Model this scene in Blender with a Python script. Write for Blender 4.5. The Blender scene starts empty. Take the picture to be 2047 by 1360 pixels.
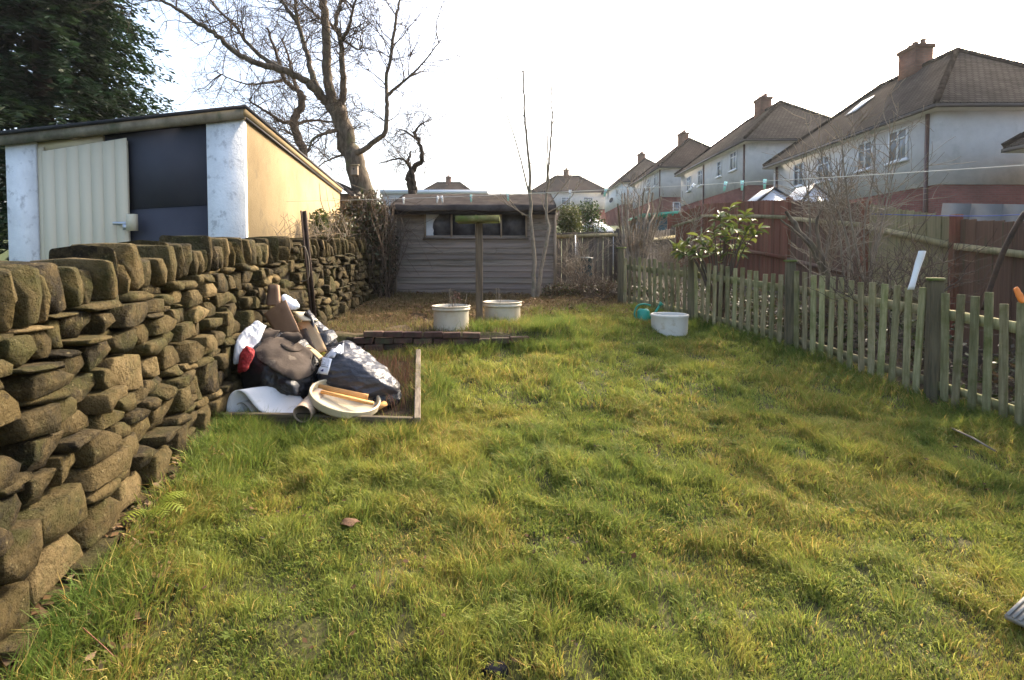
import bpy, bmesh, math, random
import numpy as np
from mathutils import Vector, Matrix, Quaternion, noise as mnoise
from mathutils.bvhtree import BVHTree

rng = np.random.default_rng(7)
random.seed(7)
R = math.radians
scene = bpy.context.scene
COL = scene.collection

# ------------------------------------------------------------------ camera
F_PX, W_PX, H_PX = 1050.0, 2047.0, 1360.0
EYE, HORIZON, PITCH = 1.6, 520.0, R(2.0)
CYP = HORIZON + F_PX * math.tan(PITCH)
cam_data = bpy.data.cameras.new("camera")
cam = bpy.data.objects.new("camera", cam_data)
COL.objects.link(cam)
cam.location = (0, 0, EYE)
cam.rotation_euler = (R(90) - PITCH, 0, 0)
cam_data.sensor_width = 36.0
cam_data.lens = F_PX / W_PX * 36.0
cam_data.shift_y = (CYP - H_PX / 2) / W_PX
cam_data.clip_start = 0.05
cam_data.clip_end = 2000
scene.camera = cam

# ------------------------------------------------------------------ world, sun, exposure
SUN_AZ, SUN_EL = R(43), R(34)
world = bpy.data.worlds.new("World")
scene.world = world
world.use_nodes = True
nt = world.node_tree
bg = nt.nodes["Background"]
sky = nt.nodes.new("ShaderNodeTexSky")
sky.sky_type = 'NISHITA'
sky.sun_disc = False
sky.sun_elevation = SUN_EL
sky.sun_rotation = SUN_AZ
sky.air_density = 1.0
sky.dust_density = 6.0
sky.ozone_density = 1.0
nt.links.new(sky.outputs[0], bg.inputs[0])
bg.inputs[1].default_value = 0.15
sun_d = bpy.data.lights.new("sun", 'SUN')
sun_d.energy = 2.0
sun_d.angle = R(4)
sun_d.color = (1.0, 0.86, 0.66)
sun = bpy.data.objects.new("sun", sun_d)
COL.objects.link(sun)
S = Vector((math.sin(SUN_AZ) * math.cos(SUN_EL), math.cos(SUN_AZ) * math.cos(SUN_EL), math.sin(SUN_EL)))
sun.rotation_euler = S.to_track_quat('Z', 'Y').to_euler()
sun.location = (20, 20, 30)
scene.view_settings.view_transform = 'Standard'
scene.view_settings.look = 'None'
scene.view_settings.exposure = 2.0
scene.view_settings.gamma = 1.0
scene.view_settings.use_curve_mapping = False

# ------------------------------------------------------------------ back projection of photo pixels
def ray(px, py):
    u = (px - W_PX / 2) / F_PX
    v = (CYP - py) / F_PX
    c, s = math.cos(PITCH), math.sin(PITCH)
    d = Vector((u, c + v * s, -s + v * c))
    return d / d.y
def P(px, py, d):
    r = ray(px, py)
    return Vector((r.x * d, d, EYE + r.z * d))
def on_plane(px, py, p0, n):
    r = ray(px, py)
    o = Vector((0, 0, EYE))
    t = (Vector(p0) - o).dot(n) / r.dot(n)
    return o + r * t

# ------------------------------------------------------------------ numpy value noise
_G = np.random.default_rng(3).random((256, 256))
def vnoise(x, y, s=1.0, o=0):
    x = np.asarray(x, float) * s + 37.7 + o * 17.3
    y = np.asarray(y, float) * s + 91.1 + o * 29.9
    xi = np.floor(x).astype(int); yi = np.floor(y).astype(int)
    fx = x - xi; fy = y - yi
    fx = fx * fx * (3 - 2 * fx); fy = fy * fy * (3 - 2 * fy)
    g = lambda a, b: _G[a % 256, b % 256]
    return (g(xi, yi) * (1 - fx) + g(xi + 1, yi) * fx) * (1 - fy) + (g(xi, yi + 1) * (1 - fx) + g(xi + 1, yi + 1) * fx) * fy
def fbm(x, y, s=1.0, o=0, n=3):
    t = 0; a = 0.5; k = 0
    for i in range(n):
        t = t + a * vnoise(x, y, s * 2 ** i, o + i * 5); k += a; a *= 0.5
    return t / k
def sstep(a, b, x):
    t = np.clip((np.asarray(x, float) - a) / (b - a), 0, 1)
    return t * t * (3 - 2 * t)

# ------------------------------------------------------------------ terrain
_TY = [-300, -50, -5, 0, 4.2, 6.1, 9.8, 17.8, 31, 46, 61, 80, 95, 900]
_TZ = [-9, -5, -.7, -.16, .30, .56, .96, 1.6, 3.45, 4.6, 5.5, 6.3, 6.9, 7.5]
def brick_y(x):
    return 6.05 + 0.10 * (np.asarray(x, float) + 1.0)
def gz(x, y):
    x = np.asarray(x, float); y = np.asarray(y, float)
    z = np.interp(y, _TY, _TZ)
    yb = brick_y(x)
    w = 0.06 + 1.0 * sstep(0.3, 1.4, x)
    t = sstep(0, 1, (y - yb) / w) * (1 - sstep(9.4, 9.9, y)) * sstep(-2.7, -2.5, x) * (1 - sstep(1.2, 2.4, x))
    z = z * (1 - t) + np.interp(y, [6.0, 7.1, 9.8], [.725, .745, .96]) * t
    near = (1 - sstep(9, 12, y)) * sstep(-3, -2.4, x)
    z = z + near * (0.05 * (fbm(x, y, 1.6, 2) - .5) + 0.060 * (fbm(x, y, 5.0, 8) - .5))
    wq = np.interp(y, [.9, 2.48, 4.25, 6], [-1.62, -1.94, -2.30, -2.42])
    z = z + .13 * np.exp(-np.clip(x - wq, 0, 9) / .22) * (1 - sstep(3.4, 4.2, y)) * sstep(0, .5, y) * (x > -3)
    return z
def gz1(x, y):
    return float(gz(x, y))

# ------------------------------------------------------------------ mesh building
ORG = {}
class MB:
    def __init__(s):
        s.v = []; s.f = []; s.n = 0; s.c = []
    def add(s, v, f, col=None):
        v = np.asarray(v, float).reshape(-1, 3)
        s.v.append(v)
        if isinstance(f, np.ndarray):
            s.f.append(f + s.n)
        else:
            by = {}
            for q in f: by.setdefault(len(q), []).append(q)
            for q in by.values(): s.f.append(np.asarray(q, int) + s.n)
        s.n += len(v)
        if col is not None:
            c = np.ones((len(v), 4)); c[:, :3] = col
            s.c.append(c)
        return s
    def box(s, c, size, M=None):
        hx, hy, hz = [q / 2 for q in size]
        v = np.array([(x, y, z) for x in (-hx, hx) for y in (-hy, hy) for z in (-hz, hz)])
        if M is not None: v = v @ np.array(M.to_3x3()).T
        v = v + np.array(c)
        return s.add(v, BOXF)
    def beam(s, p0, p1, w, h, up=(0, 0, 1)):
        p0 = Vector(p0); p1 = Vector(p1); t = (p1 - p0)
        M = frame(t, up)
        return s.box((p0 + p1) / 2, (t.length, w, h), M)
    def tube(s, pts, rad, sides=8, cap=True):
        pts = np.asarray(pts, float); n = len(pts)
        rad = np.full(n, rad) if np.isscalar(rad) else np.asarray(rad, float)
        t = np.gradient(pts, axis=0); t /= (np.linalg.norm(t, axis=1, keepdims=True) + 1e-9)
        ref = np.array([0.31, 0.87, 0.38]) if abs(t[0, 2]) > .7 else np.array([0.1, 0.15, 0.98])
        a = np.cross(t, ref); a /= (np.linalg.norm(a, axis=1, keepdims=True) + 1e-9)
        b = np.cross(t, a)
        ang = np.arange(sides) / sides * 2 * math.pi
        v = pts[:, None, :] + rad[:, None, None] * (np.cos(ang)[None, :, None] * a[:, None, :] + np.sin(ang)[None, :, None] * b[:, None, :])
        i = np.arange(n - 1)[:, None] * sides; k = np.arange(sides)[None, :]; k2 = (k + 1) % sides
        f = np.stack([i + k, i + k2, i + sides + k2, i + sides + k], -1).reshape(-1, 4)
        s.add(v.reshape(-1, 3), f)
        if cap:
            o = s.n - n * sides
            s.f.append(np.array([list(range(o + sides - 1, o - 1, -1))])); s.f.append(np.array([list(range(o + (n - 1) * sides, o + n * sides))]))
        return s
    def lathe(s, prof, c=(0, 0, 0), sides=32, close=False, M=None):
        ang = np.arange(sides) / sides * 2 * math.pi
        pr = np.asarray(prof, float); n = len(pr)
        v = np.stack([pr[:, 0][:, None] * np.cos(ang), pr[:, 0][:, None] * np.sin(ang), np.repeat(pr[:, 1][:, None], sides, 1)], -1).reshape(-1, 3)
        if M is not None: v = v @ np.array(M.to_3x3()).T
        i = np.arange(n - 1)[:, None] * sides; k = np.arange(sides)[None, :]; k2 = (k + 1) % sides
        f = np.stack([i + k, i + k2, i + sides + k2, i + sides + k], -1).reshape(-1, 4)
        return s.add(v + np.array(c), f)
    def mesh(s, name, origin=(0, 0, 0), smooth=False):
        me = bpy.data.meshes.new(name)
        v = np.concatenate(s.v) - np.array(origin)
        me.vertices.add(len(v)); me.vertices.foreach_set('co', v.ravel())
        loops = np.concatenate([f.ravel() for f in s.f])
        tot = np.concatenate([np.full(len(f), f.shape[1]) for f in s.f])
        me.loops.add(len(loops)); me.loops.foreach_set('vertex_index', loops.astype(np.int32))
        me.polygons.add(len(tot))
        st = np.concatenate([[0], np.cumsum(tot)[:-1]])
        me.polygons.foreach_set('loop_start', st.astype(np.int32))
        if smooth: me.polygons.foreach_set('use_smooth', np.ones(len(tot), bool))
        me.update(calc_edges=True); me.validate()
        if s.c:
            c = np.concatenate(s.c)
            if len(c) == len(v):
                ca = me.color_attributes.new('tone', 'FLOAT_COLOR', 'POINT')
                ca.data.foreach_set('color', c.ravel())
        return me
    def build(s, name, mat, parent=None, origin=None, smooth=False):
        if origin is None:
            origin = ORG[parent.name] if parent is not None else (0, 0, 0)
        me = s.mesh(name, origin, smooth)
        return place(name, me, mat, parent, origin)
BOXF = np.array([(0, 1, 3, 2), (4, 6, 7, 5), (0, 4, 5, 1), (2, 3, 7, 6), (0, 2, 6, 4), (1, 5, 7, 3)])
def frame(t, up=(0, 0, 1)):
    x = Vector(t).normalized(); u = Vector(up)
    y = u.cross(x)
    if y.length < 1e-4: y = Vector((0, 1, 0)).cross(x)
    y.normalize(); z = x.cross(y)
    return Matrix((x, y, z)).transposed()
def place(name, me, mat, parent, loc, rot=None, scale=None):
    if mat is not None and not me.materials: me.materials.append(mat)
    o = bpy.data.objects.new(name, me); COL.objects.link(o)
    ORG[o.name] = Vector(loc)
    if parent is not None:
        o.parent = parent; o.location = Vector(loc) - ORG[parent.name]
    else:
        o.location = loc
    if rot is not None:
        o.rotation_mode = 'QUATERNION'
        o.rotation_quaternion = rot if isinstance(rot, Quaternion) else rot.to_quaternion()
    if scale is not None: o.scale = scale
    return o
def tag(o, label=None, cat=None, group=None, kind=None):
    if label: o['label'] = label
    if cat: o['category'] = cat
    if group: o['group'] = group
    if kind: o['kind'] = kind
    return o
def thing(name, loc, label, cat, group=None):
    o = bpy.data.objects.new(name, None); COL.objects.link(o)
    o.empty_display_size = 0.2
    o.location = loc; ORG[o.name] = Vector(loc)
    return tag(o, label, cat, group)
def cbox(b=0.06):
    """unit box with chamfered edges, chamfer b in units of each side"""
    bm = bmesh.new(); bmesh.ops.create_cube(bm, size=1.0)
    bmesh.ops.bevel(bm, geom=bm.edges[:] + bm.verts[:], offset=b, segments=1, affect='EDGES', profile=.5)
    return bm
def bm_mesh(bm, name, smooth=False):
    me = bpy.data.meshes.new(name); bm.to_mesh(me); bm.free()
    if smooth: me.polygons.foreach_set('use_smooth', np.ones(len(me.polygons), bool))
    return me
def cboxmesh(name, sx, sy, sz, b):
    """box of real size with a real chamfer b (metres)"""
    bm = bmesh.new(); bmesh.ops.create_cube(bm, size=1.0)
    for v in bm.verts: v.co = Vector((v.co.x * sx, v.co.y * sy, v.co.z * sz))
    bmesh.ops.bevel(bm, geom=bm.edges[:] + bm.verts[:], offset=b, segments=1, affect='EDGES', profile=.5)
    return bm_mesh(bm, name)
def cr(pts, n=6):
    p = np.asarray([tuple(q) for q in pts], float)
    if len(p) < 3:
        return np.linspace(p[0], p[-1], n + 1)
    e = np.vstack([2 * p[0] - p[1], p, 2 * p[-1] - p[-2]])
    out = []
    for i in range(1, len(e) - 2):
        for k in range(n):
            t = k / n
            out.append(.5 * (2 * e[i] + (e[i + 1] - e[i - 1]) * t + (2 * e[i - 1] - 5 * e[i] + 4 * e[i + 1] - e[i + 2]) * t * t + (3 * e[i] - e[i - 1] - 3 * e[i + 1] + e[i + 2]) * t ** 3))
    out.append(p[-1])
    return np.array(out)

# ------------------------------------------------------------------ materials
def _nodes(name):
    m = bpy.data.materials.new(name); m.use_nodes = True
    t = m.node_tree
    return m, t, t.nodes, t.links, t.nodes['Principled BSDF']
def mat(name, c1, c2=None, scale=6.0, rough=.8, bump=.25, bscale=None, rnd=.12, stretch=(1, 1, 1), detail=6, spec=.3,
        c3=None, s3=2.0, t3=(.55, .7), metallic=0, bdist=.01, hue=.0, rmap=(.35, .65), subsurface=0):
    m, t, N, L, b = _nodes(name)
    c2 = c2 or c1
    tc = N.new('ShaderNodeTexCoord'); oi = N.new('ShaderNodeObjectInfo')
    mul = N.new('ShaderNodeVectorMath'); mul.operation = 'SCALE'; mul.inputs[0].default_value = (37.1, 51.7, 23.3)
    L.new(oi.outputs['Random'], mul.inputs['Scale'])
    add = N.new('ShaderNodeVectorMath'); L.new(tc.outputs['Object'], add.inputs[0]); L.new(mul.outputs[0], add.inputs[1])
    mp = N.new('ShaderNodeMapping'); mp.inputs['Scale'].default_value = stretch
    L.new(add.outputs[0], mp.inputs[0])
    n1 = N.new('ShaderNodeTexNoise'); n1.inputs['Scale'].default_value = scale; n1.inputs['Detail'].default_value = detail
    n1.inputs['Roughness'].default_value = .62
    L.new(mp.outputs[0], n1.inputs['Vector'])
    cr_ = N.new('ShaderNodeValToRGB')
    cr_.color_ramp.elements[0].position = rmap[0]; cr_.color_ramp.elements[0].color = (*c1, 1)
    cr_.color_ramp.elements[1].position = rmap[1]; cr_.color_ramp.elements[1].color = (*c2, 1)
    L.new(n1.outputs[0], cr_.inputs[0])
    colr = cr_.outputs[0]
    if c3:
        n3 = N.new('ShaderNodeTexNoise'); n3.inputs['Scale'].default_value = s3; n3.inputs['Detail'].default_value = 5
        n3.inputs['Roughness'].default_value = .65
        L.new(add.outputs[0], n3.inputs['Vector'])
        r3 = N.new('ShaderNodeMapRange'); r3.inputs[1].default_value = t3[0]; r3.inputs[2].default_value = t3[1]
        L.new(n3.outputs[0], r3.inputs[0])
        mx = N.new('ShaderNodeMix'); mx.data_type = 'RGBA'
        L.new(r3.outputs[0], mx.inputs[0]); L.new(colr, mx.inputs[6]); mx.inputs[7].default_value = (*c3, 1)
        colr = mx.outputs[2]
    if rnd or hue:
        hs = N.new('ShaderNodeHueSaturation')
        r4 = N.new('ShaderNodeMapRange'); r4.inputs[3].default_value = 1 - rnd; r4.inputs[4].default_value = 1 + rnd
        L.new(oi.outputs['Random'], r4.inputs[0]); L.new(r4.outputs[0], hs.inputs['Value'])
        if hue:
            w = N.new('ShaderNodeTexWhiteNoise'); w.noise_dimensions = '1D'; L.new(oi.outputs['Random'], w.inputs['W'])
            r5 = N.new('ShaderNodeMapRange'); r5.inputs[3].default_value = .5 - hue; r5.inputs[4].default_value = .5 + hue
            L.new(w.outputs[0], r5.inputs[0]); L.new(r5.outputs[0], hs.inputs['Hue'])
        L.new(colr, hs.inputs['Color']); colr = hs.outputs[0]
    L.new(colr, b.inputs['Base Color'])
    b.inputs['Roughness'].default_value = rough
    b.inputs['Specular IOR Level'].default_value = spec
    b.inputs['Metallic'].default_value = metallic
    if bump:
        n2 = N.new('ShaderNodeTexNoise'); n2.inputs['Scale'].default_value = bscale or scale * 3; n2.inputs['Detail'].default_value = 8
        n2.inputs['Roughness'].default_value = .6
        L.new(mp.outputs[0], n2.inputs['Vector'])
        bp = N.new('ShaderNodeBump'); bp.inputs['Strength'].default_value = bump; bp.inputs['Distance'].default_value = bdist
        L.new(n2.outputs[0], bp.inputs['Height']); L.new(bp.outputs[0], b.inputs['Normal'])
    return m
def leafmat(name, rough=.5, transl=.35, spec=.3, attr='tone'):
    """colour from the 'tone' colour attribute, part of the light passes through the blade"""
    m, t, N, L, b = _nodes(name)
    at = N.new('ShaderNodeAttribute'); at.attribute_name = attr
    L.new(at.outputs['Color'], b.inputs['Base Color'])
    b.inputs['Roughness'].default_value = rough; b.inputs['Specular IOR Level'].default_value = spec
    tr = N.new('ShaderNodeBsdfTranslucent'); L.new(at.outputs['Color'], tr.inputs['Color'])
    mx = N.new('ShaderNodeMixShader'); mx.inputs[0].default_value = transl
    L.new(b.outputs[0], mx.inputs[1]); L.new(tr.outputs[0], mx.inputs[2])
    L.new(mx.outputs[0], N['Material Output'].inputs['Surface'])
    return m
def attrmat(name, rough=.9, bump=.5, scale=40, spec=.15, vary=.35, bdist=.02):
    m, t, N, L, b = _nodes(name)
    at = N.new('ShaderNodeAttribute'); at.attribute_name = 'tone'
    tc = N.new('ShaderNodeTexCoord')
    n = N.new('ShaderNodeTexNoise'); n.inputs['Scale'].default_value = scale; n.inputs['Detail'].default_value = 8; L.new(tc.outputs['Object'], n.inputs['Vector'])
    r = N.new('ShaderNodeMapRange'); r.inputs[1].default_value = .3; r.inputs[2].default_value = .7; r.inputs[3].default_value = 1 - vary; r.inputs[4].default_value = 1 + vary
    L.new(n.outputs[0], r.inputs[0])
    hs = N.new('ShaderNodeHueSaturation'); L.new(at.outputs['Color'], hs.inputs['Color']); L.new(r.outputs[0], hs.inputs['Value'])
    L.new(hs.outputs[0], b.inputs['Base Color']); b.inputs['Roughness'].default_value = rough; b.inputs['Specular IOR Level'].default_value = spec
    bp = N.new('ShaderNodeBump'); bp.inputs['Strength'].default_value = bump; bp.inputs['Distance'].default_value = bdist
    L.new(n.outputs[0], bp.inputs['Height']); L.new(bp.outputs[0], b.inputs['Normal'])
    return m
def stonemat(name):
    m, t, N, L, b = _nodes(name)
    tc = N.new('ShaderNodeTexCoord'); oi = N.new('ShaderNodeObjectInfo'); geo = N.new('ShaderNodeNewGeometry')
    def noise(scale, detail=6, rough=.6, vec=None):
        n = N.new('ShaderNodeTexNoise'); n.inputs['Scale'].default_value = scale; n.inputs['Detail'].default_value = detail
        n.inputs['Roughness'].default_value = rough; L.new(vec or geo.outputs['Position'], n.inputs['Vector']); return n.outputs[0]
    def rng_(x, a, b_, c=0, d=1):
        r = N.new('ShaderNodeMapRange'); r.inputs[1].default_value = a; r.inputs[2].default_value = b_; r.inputs[3].default_value = c; r.inputs[4].default_value = d
        L.new(x, r.inputs[0]); return r.outputs[0]
    def mix(f, a, b_):
        x = N.new('ShaderNodeMix'); x.data_type = 'RGBA'
        L.new(f, x.inputs[0])
        for s, i in ((a, 6), (b_, 7)):
            if isinstance(s, tuple): x.inputs[i].default_value = (*s, 1)
            else: L.new(s, x.inputs[i])
        return x.outputs[2]
    ramp = N.new('ShaderNodeValToRGB'); e = ramp.color_ramp.elements
    e[0].position = 0; e[0].color = (.016, .012, .007, 1)
    e[1].position = 1; e[1].color = (.26, .185, .085, 1)
    for p, c in ((.2, (.030, .023, .009, 1)), (.42, (.060, .043, .015, 1)), (.6, (.058, .050, .016, 1)), (.78, (.098, .070, .027, 1)), (.9, (.19, .138, .064, 1))):
        q = e.new(p); q.color = c
    w = N.new('ShaderNodeTexWhiteNoise'); w.noise_dimensions = '1D'; L.new(oi.outputs['Random'], w.inputs['W'])
    L.new(w.outputs[0], ramp.inputs[0])
    c = ramp.outputs[0]
    c = mix(rng_(noise(9, 7, .7), .42, .72), c, (.125, .090, .038))      # paler worn patches
    c = mix(rng_(noise(5, 6, .65), .5, .66, 0, .75), c, (.046, .046, .011))      # moss and algae
    c = mix(rng_(noise(26, 6, .6), .56, .72, 0, .8), c, (.022, .018, .012))   # dark soot specks
    c = mix(rng_(noise(40, 4, .5), .64, .74, 0, .55), c, (.27, .22, .12))    # lichen
    L.new(c, b.inputs['Base Color']); b.inputs['Roughness'].default_value = .9; b.inputs['Specular IOR Level'].default_value = .2
    bp = N.new('ShaderNodeBump'); bp.inputs['Strength'].default_value = 1.0; bp.inputs['Distance'].default_value = .035
    L.new(noise(24, 9, .72), bp.inputs['Height'])
    bp2 = N.new('ShaderNodeBump'); bp2.inputs['Strength'].default_value = .8; bp2.inputs['Distance'].default_value = .05
    L.new(noise(11, 5, .7), bp2.inputs['Height']); L.new(bp.outputs[0], bp2.inputs['Normal']); L.new(bp2.outputs[0], b.inputs['Normal'])
    return m
def tilemat(name, c1, c2, cm, bw=.3, bh=.25, mortar=.02, rough=.95, spec=.0):
    """rows of tiles or bricks from the UV map in metres"""
    m, t, N, L, b = _nodes(name)
    uv = N.new('ShaderNodeUVMap')
    br = N.new('ShaderNodeTexBrick'); br.inputs['Scale'].default_value = 1
    br.inputs['Brick Width'].default_value = bw; br.inputs['Row Height'].default_value = bh; br.inputs['Mortar Size'].default_value = mortar
    br.inputs['Color1'].default_value = (*c1, 1); br.inputs['Color2'].default_value = (*c2, 1); br.inputs['Mortar'].default_value = (*cm, 1)
    br.inputs['Bias'].default_value = 0
    L.new(uv.outputs[0], br.inputs[0])
    n = N.new('ShaderNodeTexNoise'); n.inputs['Scale'].default_value = .9; n.inputs['Detail'].default_value = 7; L.new(uv.outputs[0], n.inputs[0])
    r = N.new('ShaderNodeMapRange'); r.inputs[1].default_value = .3; r.inputs[2].default_value = .7; r.inputs[3].default_value = .7; r.inputs[4].default_value = 1.25; L.new(n.outputs[0], r.inputs[0])
    hs = N.new('ShaderNodeHueSaturation'); L.new(br.outputs[0], hs.inputs['Color']); L.new(r.outputs[0], hs.inputs['Value'])
    L.new(hs.outputs[0], b.inputs['Base Color']); b.inputs['Roughness'].default_value = rough; b.inputs['Specular IOR Level'].default_value = spec
    bp = N.new('ShaderNodeBump'); bp.inputs['Strength'].default_value = .8; bp.inputs['Distance'].default_value = .02; bp.invert = True
    L.new(br.outputs['Fac'], bp.inputs['Height']); L.new(bp.outputs[0], b.inputs['Normal'])
    return m
def plain(name, c, rough=.5, metallic=0, spec=.5):
    m, t, N, L, b = _nodes(name)
    b.inputs['Base Color'].default_value = (*c, 1); b.inputs['Roughness'].default_value = rough
    b.inputs['Metallic'].default_value = metallic; b.inputs['Specular IOR Level'].default_value = spec
    return m
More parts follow.
